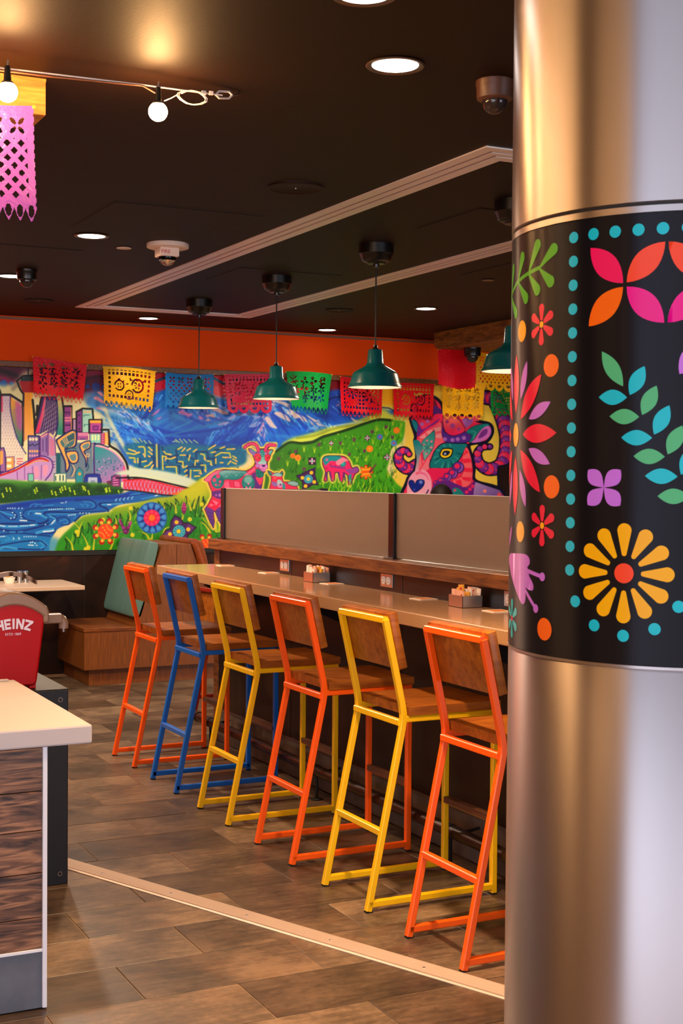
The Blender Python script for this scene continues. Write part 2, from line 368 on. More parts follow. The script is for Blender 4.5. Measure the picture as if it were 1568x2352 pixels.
def paint_mural():
    m = Painter(MX0, MY0, MX1, MY1, 'e9d79a')
    R = m.rng
    # ---- sky: maroon vault on the left, red zigzag in the middle, yellow on the right
    m.frame()
    m.fill([(-165,836),(330,836),(330,915),(200,905),(140,890),(60,905),(20,885),(-165,900)], '5a0b33', soft=6)
    m.fill([(300,836),(740,836),(740,905),(560,915),(480,905),(330,930)], 'd81238', smooth=False, soft=2)
    m.line([(-165,862),(-20,850),(20,857),(60,872)], '2b0620', 10, soft=5)
    m.line([(-165,880),(-10,868),(30,880)], '8a0d4e', 9, soft=5)
    m.line([(170,870),(220,856),(300,880)], '8e1040', 16, soft=7)
    m.line([(150,885),(210,868),(240,868),(300,900)], '4a0a2c', 8, soft=5)
    for x, y, r in ((8,882,9),(26,882,6),(201,888,5),(220,888,9),(237,888,5),(-16,880,10)): m.dot(x, y, r, '1d5fae' if x < 60 else '2b4290', soft=2)
    for z in ([(330,860),(372,852),(470,862)], [(356,876),(395,862),(420,874)], [(356,902),(378,918),(395,905)], [(490,868),(515,882),(560,866),(600,872),(650,862),(740,858)]):
        m.line(z, '14566e', 6, smooth=False)
    m.line([(610,888),(680,898),(740,885)], 'ef3b45', 9, soft=3)
    m.line([(740,866),(720,874),(640,890)], '101a24', 7, soft=2)
    m.fill([(485,900),(500,885),(560,900),(600,915),(540,925)], 'f04a55', soft=3)
    m.fill([(352,905),(380,895),(400,905),(360,925)], 'ef3040', soft=2)
    m.fill([(700,905),(745,880),(790,895),(830,936),(700,930)], '0e1d4e', soft=4)
    m.fill([(720,836),(900,836),(905,930),(830,945),(760,905)], '9c1020', soft=5)
    m.fill([(868,836),(1300,836),(1300,1300),(900,1300),(905,1080),(930,1010),(905,945),(872,935)], 'f0cf4e', soft=3)
    m.fill([(866,836),(925,836),(940,960),(900,960),(878,930)], 'f2b410', soft=4)
    m.fill([(875,938),(905,932),(935,945),(940,975),(880,960)], 'd9e070', soft=5)
    m.line([(878,936),(895,938),(905,944),(918,941)], '2c3a6a', 3)
    # cream glow round the skyline
    m.fill([(-165,905),(40,890),(110,930),(190,915),(250,935),(265,1000),(300,1060),(330,1100),(420,1118),(300,1130),(-165,1130)], 'e9e2ae', soft=6)
    m.fill([(-165,892),(10,892),(60,850),(75,900),(50,960),(-165,960)], 'ddd6a0', soft=6)
    m.line([(30,893),(55,870),(72,852)], 'a89a80', 9, soft=6)
    # ---- mountains
    m.fill([(200,925),(228,897),(248,910),(300,940),(330,925),(355,905),(382,895),(420,900),(455,915),(480,905),(505,915),(560,935),(600,918),(640,905),(680,930),(720,910),(790,895),(850,925),(880,940),(905,945),(880,965),(760,1000),(640,1030),(560,1030),(520,1080),(480,1110),(330,1095),(285,1050),(262,990),(236,950)], '1667c8', soft=2.5)
    m.fill([(200,930),(228,900),(250,915),(300,945),(360,960),(330,990),(262,985),(240,950)], '58a7e0', soft=5)
    m.fill([(690,925),(730,905),(800,900),(850,925),(790,960),(740,965)], '173f9a', soft=6)
    m.fill([(230,985),(300,1010),(420,1005),(520,1000),(600,1010),(590,1040),(300,1040),(270,1010)], '0a3ea8', soft=9, al=.85)
    m.fill([(300,935),(355,905),(390,900),(420,930),(400,980),(330,985)], '2170c2', soft=6, al=.8)
    def flow(n, region, ang, cols, ln, w, al=.8, curve=.15, jit=6, sf=1.4, ok=None):
        keep = m.f; m.frame(); x0, y0, x1, y1 = region
        for _ in range(n):
            x = R.uniform(x0, x1); y = R.uniform(y0, y1)
            if ok is not None and not ok(x, y): continue
            t = np.radians(ang(x, y) + R.normal(0, jit)); l = R.uniform(.5, 1.2) * ln
            dx, dy = np.cos(t) * l, np.sin(t) * l; b = R.normal(0, curve) * l
            m.line([(x, y), (x + dx/2 - np.sin(t)*b, y + dy/2 + np.cos(t)*b), (x + dx, y + dy)], cols[R.integers(len(cols))], w * R.uniform(.6, 1.3), .5, soft=sf, al=al * R.uniform(.5, 1))
        m.frame(*keep)
    # ridge directions: each peak sheds strokes downhill left and right
    peaks = [(228,897),(382,895),(610,925),(760,905)]
    def ang(x, y):
        px = min(peaks, key=lambda p: abs(p[0] - x) + .3*abs(p[1]-y))[0]
        return 35 if x > px else 145
    def slope(x, y):
        for (x0, x1, a_) in ((180,300,33),(300,345,8),(345,390,-28),(390,430,32),(430,520,-30),(520,600,-34),(600,660,38),(660,760,30),(760,1000,20)):
            if x0 <= x < x1: return a_ + (y - 940) * (-.15 if a_ > 0 else .12)
        return 20
    for reg, n, cols in (((215,915,330,1010),40,['2f8fe0','6ab0e8','1d74d6']), ((300,920,480,1005),50,['1a62c4','2b86c8','2f8cd0','1258c8']), ((470,915,720,1030),70,['1670d6','2f96e6','1464d6','2b8ee0']), ((690,915,860,965),30,['143c98','1c4fae','2650a8'])):
        flow(n, reg, slope, cols, 46, 9, al=.6, curve=.08, jit=4, sf=3.5)
    def fan(ridge, ang, top, low, n, ln, w=4.):
        p = m.spline(np.array(ridge, float), False, 10)
        for _ in range(n):
            t = R.uniform(); q = p[int(t*(len(p)-1))] + R.normal(0, 2, 2); d = R.uniform(0, 1)**1.3 * ln; th = np.radians(ang + R.normal(0, 5)); q = q + d*np.array([np.cos(th), np.sin(th)])
            l = R.uniform(8, 24); col = (top if d < ln*.4 else low); c_ = col[R.integers(len(col))]; t2 = th + np.radians(R.normal(0, 6))
            m.line([q, q + l*.5*np.array([np.cos(t2), np.sin(t2)]) + R.normal(0, .8, 2), q + l*np.array([np.cos(t2), np.sin(t2)])], c_, w*R.uniform(.5, 1.2), .8, soft=1.2, al=R.uniform(.45, .95))
    DB, MB_, LB, WH, PK_ = ['0a3fc0','0c4acc','0834a4'], ['1f7ee0','2a8ce8','1668d4'], ['58b2f0','7cc4f2','46a4ec'], ['e8d6d8','f2d2c6','c4d8f0'], ['c890c8','d48cb4','b4a8e0']
    # main massif
    fan([(608,918),(585,930),(548,945),(510,975),(480,1000)], 118, LB+MB_, DB+MB_, 130, 62)
    fan([(608,918),(640,930),(675,945),(715,960),(770,978)], 52, WH+LB, MB_+LB, 150, 50)
    fan([(612,945),(604,970),(590,1000)], 65, WH+LB+PK_, MB_, 50, 34); fan([(612,945),(604,970),(590,1000)], 140, PK_+LB, DB, 50, 40)
    for q in ([(560,955),(530,990),(505,1020)], [(628,950),(650,980),(668,1005)], [(600,965),(575,995),(560,1020)], [(676,952),(705,985),(735,1000)], [(640,935),(662,960),(690,985)]): m.line(q, '0a3ab4', 9, 3, soft=3, al=.75)
    # middle range
    fan([(384,895),(350,915),(320,945),(290,955)], 125, LB+MB_, DB+MB_, 90, 58); fan([(384,895),(420,915),(455,925),(500,950)], 60, PK_+LB, MB_+DB, 110, 56)
    for q in ([(400,925),(430,955),(470,975)], [(360,925),(330,960),(318,985)], [(440,925),(490,960),(540,970)], [(330,975),(400,995),(500,985),(560,960)], [(300,985),(360,1005),(450,1008)]): m.line(q, '0834ac', 10, 4, soft=4, al=.7)
    # near slope by the city
    fan([(232,905),(262,925),(300,950),(350,975)], 48, WH+LB, LB+MB_, 110, 56, 4.5); fan([(245,950),(270,985),(300,1015)], 35, MB_+LB, DB+MB_, 60, 46)
    fan([(720,905),(770,900),(830,925),(870,940)], 50, ['3a66b8','2f58ac'], ['173f9a','5a86c8'], 60, 40)
    # snow and rose lights
    m.frame(240, 900, 5.227)
    for q in ([(20,215),(110,250),(200,300),(330,330),(400,355),(330,290),(240,240),(120,215)], [(120,330),(200,370),(300,410),(350,405),(240,360)], [(430,360),(500,385),(560,430),(480,360)]): m.fill(q, 'a9c4ea', soft=1, al=.9)
    for q in ([(560,285),(640,215),(665,205),(640,250),(590,280)], [(620,335),(650,310),(690,300),(660,330)], [(880,250),(940,205),(980,245),(1060,265),(1010,290),(940,275)], [(1120,310),(1150,290),(1190,325),(1150,335)], [(1000,290),(1060,270),(1000,310)]): m.fill(q, 'd07ab4', soft=1, al=.85)
    for q in ([(1210,285),(1290,265),(1330,305),(1270,300)], [(1270,215),(1350,195),(1430,225),(1500,265),(1420,270),(1350,240)], [(1205,345),(1245,325),(1270,350)]): m.fill(q, 'dfa49c', soft=1, al=.85)
    for q in ([(1350,400),(1400,370),(1500,360),(1440,395)], [(1480,320),(1560,280),(1570,310),(1500,335)]): m.fill(q, 'b0a0d8', soft=1, al=.85)
    for x in range(8): m.line([(420+x*22, 470+x*5),(440+x*22, 500+x*5)], '6fc0e4', 9, soft=1, al=.7 if x < 4 else .2)
    for x in range(14): m.line([(800+x*18, 470-x*8),(850+x*18, 430-x*8)], '2f93cf', 8, soft=1, al=.55)
    for x in range(22): m.line([(650+x*36, 560-x*9),(740+x*36, 520-x*9)], '1f86b8', 12, soft=1.2, al=.45)
    # middle massif with cream snow
    m.frame(500, 880, 3.409)
    for q in ([(420,140),(470,135),(530,150),(570,175),(560,195),(500,165)], [(440,235),(480,225),(540,255),(570,300),(530,290),(480,265)], [(560,200),(600,225),(640,265),(600,275),(575,235)], [(370,270),(400,265),(440,320),(465,355),(420,345),(390,315)], [(690,245),(740,275),(790,300),(740,295)], [(600,215),(650,240),(700,300),(660,290)], [(740,300),(800,320),(850,335),(790,330)], [(1040,265),(1080,290),(1130,300),(1070,300)]): m.fill(q, 'f0cfc4', soft=.8, al=.9)
    for q in ([(340,150),(400,170),(420,200),(380,195)], [(250,250),(330,260),(300,280),(250,330),(285,275)], [(240,340),(300,300),(340,310),(290,345)], [(0,165),(60,190),(120,215),(60,215)], [(120,250),(240,225),(330,235),(220,255)]): m.fill(q, '9fb4e8', soft=1, al=.85)
    for a, b in (((380,330),(450,440)),((360,350),(330,460)),((330,330),(250,430)),((470,330),(560,420)),((520,330),(640,400)),((300,350),(180,430)),((560,180),(700,330)),((620,230),(800,350)),((450,180),(540,300)),((350,230),(300,330)),((400,230),(500,430)),((200,300),(80,380)),((100,330),(10,370))):
        m.line([a, ((a[0]+b[0])/2+12, (a[1]+b[1])/2-8), b], '0a46c8', 16, 5, soft=2.2, al=.75)
    for i in range(12): m.line([(690+i*8, 380-i*2),(705+i*8, 350-i*2)], '9fd4ee', 5, soft=1, al=.6 if i % 2 else .25)
    for i in range(16): m.line([(440+i*14, 400+i),(470+i*14, 425+i)], '58b4e4', 6, soft=1, al=.4)
    m.line([(860,135),(900,115),(960,110),(1030,150)], '101a48', 10, soft=3)
    m.line([(930,175),(970,160),(1000,200)], 'b8809c', 9, soft=2, al=.7)
    m.fill([(560,440),(700,400),(860,350),(960,330),(1100,290),(1250,220),(1300,205),(1400,280),(1400,330),(900,420),(640,480),(500,490)], 'c9d24a', soft=3)
    m.line([(620,430),(760,410),(900,360),(1040,330),(1180,280)], '6f7f20', 16, soft=4, al=.55)
    m.line([(900,335),(1000,320),(1060,315),(1130,300)], 'b8cce0', 8, soft=2, al=.7)
    # first peak, above the yellow banner
    m.frame(100, 900, 7.84)
    m.fill([(720,40),(800,0),(960,-40),(1100,60),(1250,230),(1150,330),(900,250),(740,180)], '4f7cb4', soft=3, al=.7)
    for q in ([(960,0),(1040,10),(1080,90),(1020,60)], [(900,120),(960,80),(1080,170),(1080,210),(980,160)], [(930,290),(1040,280),(1170,325),(1040,330)]): m.fill(q, 'eb9cb0', soft=1)
    m.fill([(1000,250),(1180,300),(1300,380),(1150,370),(1050,340)], 'b9d6e0', soft=3, al=.7)
    flow(40, (230,940,300,1010), lambda x, y: 45, ['1f7fe0','0d53cc','58a9e8'], 26, 4)
    m.frame()
    m.line([(240,940),(262,985),(290,1035),(330,1085)], 'e9e6b8', 9, soft=6, al=.8)
    # ---- labyrinth foothills
    m.frame(240, 900, 5.227)
    m.fill([(240,650),(420,600),(640,640),(720,650),(860,620),(1000,610),(1180,640),(1420,650),(1660,680),(1700,760),(1690,850),(1560,900),(1320,900),(1180,1040),(1100,1150),(850,1090),(600,990),(400,940),(330,860),(260,730)], '0f6f96', soft=2.5)
    flow(150, (300,1022,560,1090), lambda x, y: R.choice([0, 90]), ['0a4f86','178a9c','0b5f9a','1d97a0','0a4478'], 12, 4, al=.55, curve=0)
    D = '073a70'
    for q in ([(500,640),(590,640),(590,900)], [(520,780),(600,790),(600,930)], [(700,890),(900,890),(900,1030)], [(690,660),(720,760),(850,800)], [(860,700),(870,850),(960,860)], [(980,760),(1100,830),(1100,720)], [(1060,880),(1170,860),(1170,960)], [(1000,920),(1010,1040)], [(1230,800),(1320,800),(1330,880)], [(1110,720),(1230,720),(1250,800)], [(430,800),(420,900),(560,940)], [(650,640),(660,940)], [(980,1010),(1000,900),(1150,900)], [(1320,780),(1330,700),(1400,690)], [(760,850),(760,790),(880,760)]):
        m.line(q, D, 22, smooth=False, soft=2.2, al=.85)
    for q in ([(330,560),(380,610)],[(360,560),(410,610)],[(415,560),(450,600)],[(470,580),(500,615)],[(530,590),(560,620)],[(820,600),(850,590),(870,600)],[(850,570),(900,610)],[(900,565),(940,615)],[(950,570),(990,610)],[(1010,575),(1050,610)],[(1070,580),(1120,615)]): m.line(q, 'a9c88a', 13, smooth=False, soft=1, al=.85)
    Y, O = 'e3cf3e', 'f4b96a'
    ys = ([(410,660),(470,660),(485,690),(485,780)],[(530,665),(570,705)],[(530,715),(570,750)],[(525,770),(545,780)],[(625,630),(630,900)],[(290,690),(370,715)],[(270,735),(360,750),(420,725)],[(300,790),(360,795),(370,850)],[(398,800),(400,850)],[(450,840),(500,830)],[(480,900),(540,875),(570,840)],[(510,955),(560,925),(585,880)],[(700,930),(695,770),(740,780)],[(710,715),(740,745),(800,755)],[(740,800),(800,805),(850,785)],[(910,760),(970,760)],[(1010,820),(1025,760)],[(930,715),(965,675)],[(990,705),(1030,680)],[(1065,720),(1105,690)],[(880,690),(930,665)],[(890,835),(940,840),(945,910)],[(1085,880),(1090,825),(1125,825)],[(1155,745),(1195,755),(1210,820)],[(1230,830),(1275,835),(1285,880)],[(740,900),(860,900),(870,1030)],[(1160,880),(1210,880),(1215,960)],[(1035,940),(1030,1040)],[(1070,945),(1150,945),(1160,985)],[(1080,1015),(1140,1010)],[(960,960),(990,940)],[(960,1015),(990,1000)],[(1280,730),(1330,720)],[(1330,770),(1400,730),(1500,735),(1515,790)],[(1335,860),(1335,805)],[(1420,785),(1460,790)],[(1390,850),(1420,850)],[(1480,870),(1515,830)],[(1540,770),(1580,795)],[(1540,805),(1590,835)],[(1530,845),(1580,865)],[(1390,680),(1440,660)],[(1470,690),(1560,685)],[(1250,690),(1330,640)],[(960,905),(990,890)],[(620,985),(640,990)],[(690,985),(705,990)],[(745,980),(775,1000)],[(370,915),(400,930)])
    for i, q in enumerate(ys): m.line(q, Y, 17, smooth=False, soft=1.3, al=.9); m.line([((q[0][0]*.3+q[-1][0]*.7),(q[0][1]*.3+q[-1][1]*.7)), q[-1]], O, 11, smooth=False, soft=1)
    m.fill([(300,880),(420,940),(640,985),(880,1040),(1000,1080),(880,1150),(300,1060)], 'd7dfb8', soft=2.4)
    # ---- green hill on the right
    m.frame(620, 800, 4.612)
    m.fill([(60,1100),(200,1000),(330,1005),(450,990),(560,930),(720,890),(860,850),(1000,800),(1150,755),(1280,760),(1400,770),(1430,800),(1400,980),(1290,1060),(1260,1200),(1240,1300),(1330,1420),(1390,1600),(0,1600),(0,1180)], [(60,1000),'3d7a18',(1350,1250),'4fae1a'], soft=1.2)
    m.fill([(-420,1500),(1390,1480),(1400,2200),(-420,2200)], '3c9a1a', smooth=False, soft=4)
    m.line([(60,1095),(200,1000),(330,1008),(450,995),(560,940),(720,895),(860,850),(1000,800),(1150,758),(1290,765)], '1c4208', 26, soft=3)
    for x in np.arange(80, 1290, 22):
        y = np.interp(x, [60,200,330,450,560,720,860,1000,1150,1290], [1090,992,1000,985,930,885,842,792,748,755]); m.dot(x, y, 9, '17380a', soft=1.2)
    flow(900, (636,960,915,1265), lambda x, y: -80, ['2c7a12','154a0a','1a5a0c','4aa018','6cb41c','2f8a14','103f08'], 13, 3.2, al=.85, ok=lambda x, y: y > 16 + np.interp(x, [633,663,691,717,741,776,806,837,869,900], [1037,1017,1018,1015,1002,993,984,973,964,966]) and x < 945 - (y > 1000)*12)
    flow(60, (860,975,925,1060), lambda x, y: -80, ['7acb1a','58b416','a2d82a'], 13, 4, al=.7)
    m.frame(620, 800, 4.612)
    for _ in range(70):
        x, y = R.uniform(60, 1330), R.uniform(830, 1480)
        if y > 1120 - .33*x + 20: m.dot(x, y, R.uniform(4, 8), 'b4d422', al=.8)
    for x, y in ((360,1060),(470,1070),(640,1050),(185,1210),(1020,1160),(1130,840),(1220,880),(1200,960),(1300,780),(920,1170),(760,1080),(1250,1330),(1090,980),(300,1190),(560,1420),(1060,1390),(1390,800)):
        for dx in (-18, 0, 20): m.line([(x, y+35),(x+dx*.5, y), (x+dx, y-28-abs(dx)*.2)], 'a8cc20', 9, 2, soft=.9)
    def flower(x, y, r, pet, mid, n=8, ry=None):
        for k in range(n):
            t = k*2*np.pi/n; m.dot(x + .62*r*np.cos(t), y + .62*r*np.sin(t), r*.42, pet)
        m.dot(x, y, r*.5, pet); m.dot(x, y, r*.3, mid)
    for x, y, r, p_, c_ in ((240,1140,26,'f07a10','e85a08'),(295,1160,32,'f48a14','e85a08'),(1340,870,34,'f6861a','f0a020'),(1055,1065,36,'f08a10','f4b030'),(1162,938,30,'4a7cc8','e8306a'),(1310,1005,32,'5a90d0','e83040')): flower(x, y, r, p_, c_)
    for x, y, r in ((1030,950,34),(648,1005,30),(445,1195,40),(1240,1155,40)):
        m.fill([(x,y-r),(x+r,y),(x,y+r),(x-r,y)] if r != 40 or x > 900 else [(x-r,y-r),(x+r,y-r),(x+r,y+r),(x-r,y+r)], '3a1a3c', smooth=False)
        for dx, dy in ((0,-.55),(.55,0),(0,.55),(-.55,0)): m.dot(x+dx*r, y+dy*r, r*.24, 'e8a8c0')
        m.dot(x, y, r*.3, '9fd8c0')
    for x, y in ((90,1165),(270,1090),(520,1015),(745,1000),(890,965),(1000,1085),(1080,880),(1230,830),(1295,940),(360,1275),(840,1120),(935,1515)): m.fill([(x-16,y-22),(x,y-6),(x+16,y-22),(x+12,y+14),(x,y+24),(x-12,y+14)], '7a2a62', al=.9)
    # big purple star flower, red sun flower
    m.fill([(275,1350),(350,1325),(360,1310),(480,1265),(475,1340),(510,1450),(450,1445),(420,1470),(340,1500),(345,1420)], '4a1f58', smooth=False, line='220a30', w=6)
    for x, y in ((438,1318),(342,1372),(468,1416),(376,1460)): m.dot(x, y, 19, 'f0c21e')
    m.dot(406,1385,46,'4ab0c0'); m.ring(406,1385,34,'1d7a92',7); m.dot(406,1385,17,'f2c81c')
    for k in range(8): t = k*.785; m.dot(1015+62*np.cos(t),1312+62*np.sin(t),17,'c8200c'); m.dot(1015+56*np.cos(t),1312+56*np.sin(t),9,'f4b020')
    m.dot(1015,1312,50,'f0780e')
    for dy in (-24,0,24): m.line([(975,1312+dy),(1055,1305+dy)], 'f8c020' if dy else 'e84a08', 10)
    m.line([(1060,1310),(1090,1270),(1120,1225)], '7a2448', 22, 10)
    # grazing sheep
    g = [(570,1400),(585,1310),(560,1240),(558,1170),(600,1140),(700,1138),(790,1148),(840,1200),(870,1265),(920,1255),(940,1300),(900,1335),(880,1380),(855,1440),(830,1440),(820,1350),(780,1330),(770,1410),(745,1410),(725,1330),(690,1320),(680,1400),(650,1400),(640,1320),(610,1310),(600,1400)]
    m.line(g + g[:1], 'e8cf60', 46, soft=3, al=.9); m.fill(g, 'e0286a', line='16242c', w=9)
    m.fill([(562,1175),(600,1145),(720,1142),(760,1165),(700,1195),(640,1195),(585,1240)], '1f8f94'); m.dot(602,1180,14,'c06a98'); m.dot(770,1222,34,'1d8a90'); m.dot(770,1222,16,'3fb0a8')
    m.fill([(700,1200),(770,1160),(830,1190),(790,1200),(720,1240)], 'f08a9c'); m.fill([(800,1290),(860,1275),(920,1260),(935,1300),(860,1330)], '9a4a9c')
    for x in (600,645,735,790): m.line([(x-10,1320),(x+4,1400)], '6a2f80', 22, 12)
    m.fill([(830,1350),(860,1335),(862,1400),(845,1435)], '27909a'); m.dots([(640,1230),(600,1270),(690,1250)], 10, 'b01848')
    m.line([(640,1250),(720,1260),(790,1270)], '8a3a90', 16)
    for x in range(560, 1000, 28): m.line([(x,1470),(x+R.normal(0,10),1420),(x+R.normal(0,22),1385+R.normal(0,12))], ['7fbf1c','2d7f12','a8cc24'][R.integers(3)], 13, 2)
    for x in range(620, 1320, 34): m.line([(x,1560),(x+R.normal(0,10),1500),(x+R.normal(0,26),1450+R.normal(0,14))], ['8fc41c','2d7f12','c0d42c'][R.integers(3)], 17, 3)
    # ---- city
    m.frame(0, 780, 4.612)
    K, N = '120a10', '1c1f66'
    # off-frame continuation to the left
    for x0, x1, y0, c in ((-600,-470,700,'7d3f96'),(-460,-330,560,'c9a6c8'),(-320,-200,760,'f3a63a'),(-190,-60,620,'3d9c96'),(-60,5,560,'1b5d66')):
        m.fill([(x0,1500),(x0,y0),(x1,y0+40),(x1,1500)], c, smooth=False, line=K, w=20)
        for yy in range(y0+80, 1400, 70): m.line([(x0+20,yy),(x1-20,yy+8)], 'efe0c0', 12, al=.6)
    m.line([(-10,520),(5,560),(10,720)], K, 22, smooth=False)
    m.fill([(15,590),(105,590),(110,720),(140,900),(190,1060),(260,1200),(260,1340),(10,1340)], [(15,600),'c8b4c6',(60,1100),'e8dcc8'], smooth=False)
    m.line([(22,590),(22,760)], 'e0306a', 14)
    for yy in range(640, 1300, 34):
        for xx in range(25 + (yy // 34 % 2) * 14, 250, 30):
            if xx < 100 + max(0, (yy-700)*.35): m.line([(xx,yy),(xx+18,yy)], 'b69ab0' if yy < 900 else 'c4b2ae', 5, al=.8); m.line([(xx,yy),(xx,yy+20)], '7a4a70', 4, al=.5)
    m.fill([(105,600),(150,640),(220,690),(235,760),(235,1100),(270,1210),(215,1120),(170,1030),(130,880),(108,720)], [(110,640),'f2a83c',(240,1180),'0c7f78'])
    m.fill([(165,660),(220,690),(235,760),(232,960),(180,900)], 'c45aa6', soft=2.5, al=.85)
    for i in range(11): m.line([(125+i*4,760+i*28),(205+i*2,715+i*28)], '8a5a9a', 8, al=.7)
    m.line([(15,585),(110,585),(235,665),(255,720)], K, 26, smooth=False); m.line([(110,600),(112,760),(160,980),(220,1120),(275,1210)], '3a2a78', 12)
    m.line([(240,690),(245,860),(240,1120)], K, 20)
    # tower with red pod
    m.fill([(248,560),(345,560),(360,1010),(300,1015),(285,1060),(250,1080)], [(250,600),'f0a020',(260,1050),'f3b060'], smooth=False)
    m.line([(330,570),(345,900)], 'f6c43a', 14, al=.8)
    m.fill([(200,440),(400,440),(375,560),(240,560)], 'b01414', smooth=False); m.fill([(215,440),(230,400),(345,385),(400,400),(400,440)], '2b3a3a', smooth=False)
    m.line([(180,440),(245,385),(345,380),(420,400)], K, 20, smooth=False); m.line([(300,370),(298,300)], K, 14); m.line([(180,440),(215,530),(250,580),(245,700)], K, 22, smooth=False)
    m.line([(345,640),(362,800),(372,1000)], K, 26)
    m.line([(255,560),(255,1080)], '6a2a60', 8, al=.6)
    # curved lattice tower
    m.fill([(440,600),(600,600),(612,800),(600,960),(560,1010),(500,960),(430,1000),(370,1000),(400,830)], '4b2a72', smooth=False)
    m.fill([(470,620),(485,620),(470,800),(410,990),(375,990),(430,800)], [(470,640),'f06a80',(390,980),'e02a68'], smooth=False)
    for i in range(8): m.line([(490+i*18,640+(i%2)*8),(420+i*26,990)], 'b7a6a4', 5, al=.85)
    for i in range(7): m.line([(450,920-i*52),(608,990-i*62+(i-3)*6)], 'b7a6a4', 5, al=.0); m.line([(600,660+i*50),(450+i*6,780+i*40)], 'b7a6a4', 5, al=.85)
    m.line([(440,610),(400,800),(370,960)], K, 22); m.line([(395,700),(388,800)], K, 24)
    m.line([(600,640),(618,800),(605,960),(590,1020)], N, 18)
    m.fill([(610,640),(655,640),(665,720),(690,960),(690,1010),(600,1010),(622,900)], [(640,660),'e6d08a',(650,1000),'1f8c7c'], smooth=False)
    m.line([(655,620),(668,700),(700,980)], K, 20); 
    # stepped purple blocks
    def block(x0, y0, x1, y1, c, l=K, w=20): m.fill([(x0,y1),(x0,y0),(x1,y0),(x1,y1)], c, smooth=False, line=l, w=w)
    block(675,705,758,990,'a04a96')
    for yy in (770,860,910): m.line([(690,yy),(748,yy)], '4a1460', 12)
    m.line([(690,830),(748,828)], 'f08aa0', 16); m.line([(690,860),(748,858)], 'f08aa0', 16); m.dots([(705,790),(735,790),(705,898),(735,898)], 8, '4a1460')
    m.line([(752,720),(756,960)], 'e6a070', 8)
    block(770,840,808,980,'c49ac0',w=12)
    m.fill([(808,980),(808,765),(875,735),(875,980)], '8a3a8a', smooth=False, line=K, w=18); m.fill([(875,980),(875,735),(985,740),(985,840),(940,850),(940,980)], 'a8d8c4', smooth=False)
    m.line([(808,765),(875,730),(980,735),(988,835)], K, 20, smooth=False); m.dots([(838,800),(840,880),(840,950)], 10, '3a2456')
    m.dots([(895,765),(925,765),(952,768)], 13, 'f2c48a'); m.lines([[(890,800),(945,800)],[(890,815),(890,800)],[(892,920),(892,900),(940,900)]], '2f7f80', 8, smooth=False)
    block(945,850,1078,990,'c0509e'); m.fill([(950,855),(1070,855),(1070,885),(950,885)], 'f4a422', smooth=False); m.dots([(968,868),(992,868),(1016,868),(1040,868),(1060,868)], 7, 'f8cf70')
    m.fill([(985,915),(1040,915),(1040,958),(985,958)], 'a03a96', smooth=False, line='5a1470', w=10)
    block(950,995,1068,1100,'8fd0c0',l='8a2a80',w=10); m.lines([[(980,1015),(980,1060)],[(1010,1015),(1010,1060)],[(1042,1015),(1042,1060)]], 'eaf0a8', 18)
    m.fill([(1075,990),(1105,985),(1150,985),(1150,1110),(1075,1110)], 'f4a03a', smooth=False); m.fill([(1075,990),(1108,988),(1108,1110),(1075,1110)], 'b0306e', smooth=False)
    m.dots([(1130,1000+i*26) for i in range(5)], 11, 'f8c47a'); m.dots([(1090,1000+i*24) for i in range(5)], 7, 'f0a0b8')
    m.line([(1070,955),(1150,955),(1162,1130)], K, 22, smooth=False)
    block(820,985,930,1060,'b05a9c',l='8a2a80',w=8)
    for yy in (995,1012): m.dots([(835+i*18,yy) for i in range(6)], 8, 'f4a0b4')
    m.fill([(850,1045),(905,1045),(905,1060),(850,1060)], '6a4a90', smooth=False)
    # short blocks in front
    block(300,1020,415,1320,'7a6aa8',l=N,w=14); m.dots([(320,1055),(350,1055),(385,1055)], 14, 'f0e0b8', ry=18)
    m.lines([[(300,1100),(320,1125),(345,1105),(365,1125),(405,1105)]], '26245c', 10); m.dots([(318+i*26,1182) for i in range(4)], 11, 'f2b070', ry=13); m.dots([(316+i*26,1230) for i in range(4)], 9, 'f0a8c0', ry=13)
    m.fill([(425,1250),(425,1030),(510,975),(510,1250)], '9a78b4', smooth=False, line='6a2a80', w=14); m.fill([(510,1250),(510,975),(580,1030),(595,1300)], 'c490b8', smooth=False, line='6a2a80', w=10)
    m.fill([(525,985),(572,1022),(572,1045),(525,1010)], 'e8d8a0', smooth=False); m.dots([(440+i*14,1030-i*8) for i in range(5)], 9, 'f2a0a8')
    m.lines([[(455,1060),(455,1180)],[(490,1040),(490,1190)]], '5a3a86', 10); m.dots([(540+(i%2)*20, 1065+i*14) for i in range(12)], 8, 'e85a7a')
    m.fill([(430,1230),(595,1230),(600,1500),(400,1500)], 'b4a4c0', smooth=False, al=.9)
    m.lines([[(555,1290),(580,1295)],[(552,1320),(582,1325)],[(552,1350),(580,1355)]], '7a2a86', 9)
    m.fill([(0,1150),(40,1145),(55,1200),(60,1400),(0,1400)], 'a06aa0', smooth=False, line=N, w=12); m.fill([(0,1180),(30,1180),(32,1310),(0,1330)], 'f0a850', smooth=False)
    m.fill([(65,1245),(150,1240),(150,1400),(65,1400)], 'e8a456', smooth=False, line='7a4a96', w=8); m.dots([(85,1275),(108,1275),(85,1340),(108,1340)], 13, 'f0efc8', ry=20)
    m.lines([[(185,1265),(235,1262)],[(182,1290),(235,1290)],[(180,1315),(225,1320)]], 'e05a6a', 12)
    # swoosh hall
    m.fill([(0,1440),(150,1390),(280,1320),(380,1260),(460,1245),(520,1270),(550,1330),(545,1400),(500,1470),(0,1500)], 'c59ad0')
    m.fill([(360,1360),(400,1345),(410,1440),(370,1460)], 'f29cb8', al=.9); m.fill([(455,1345),(500,1330),(505,1400),(470,1450)], 'f29cb8', al=.9)
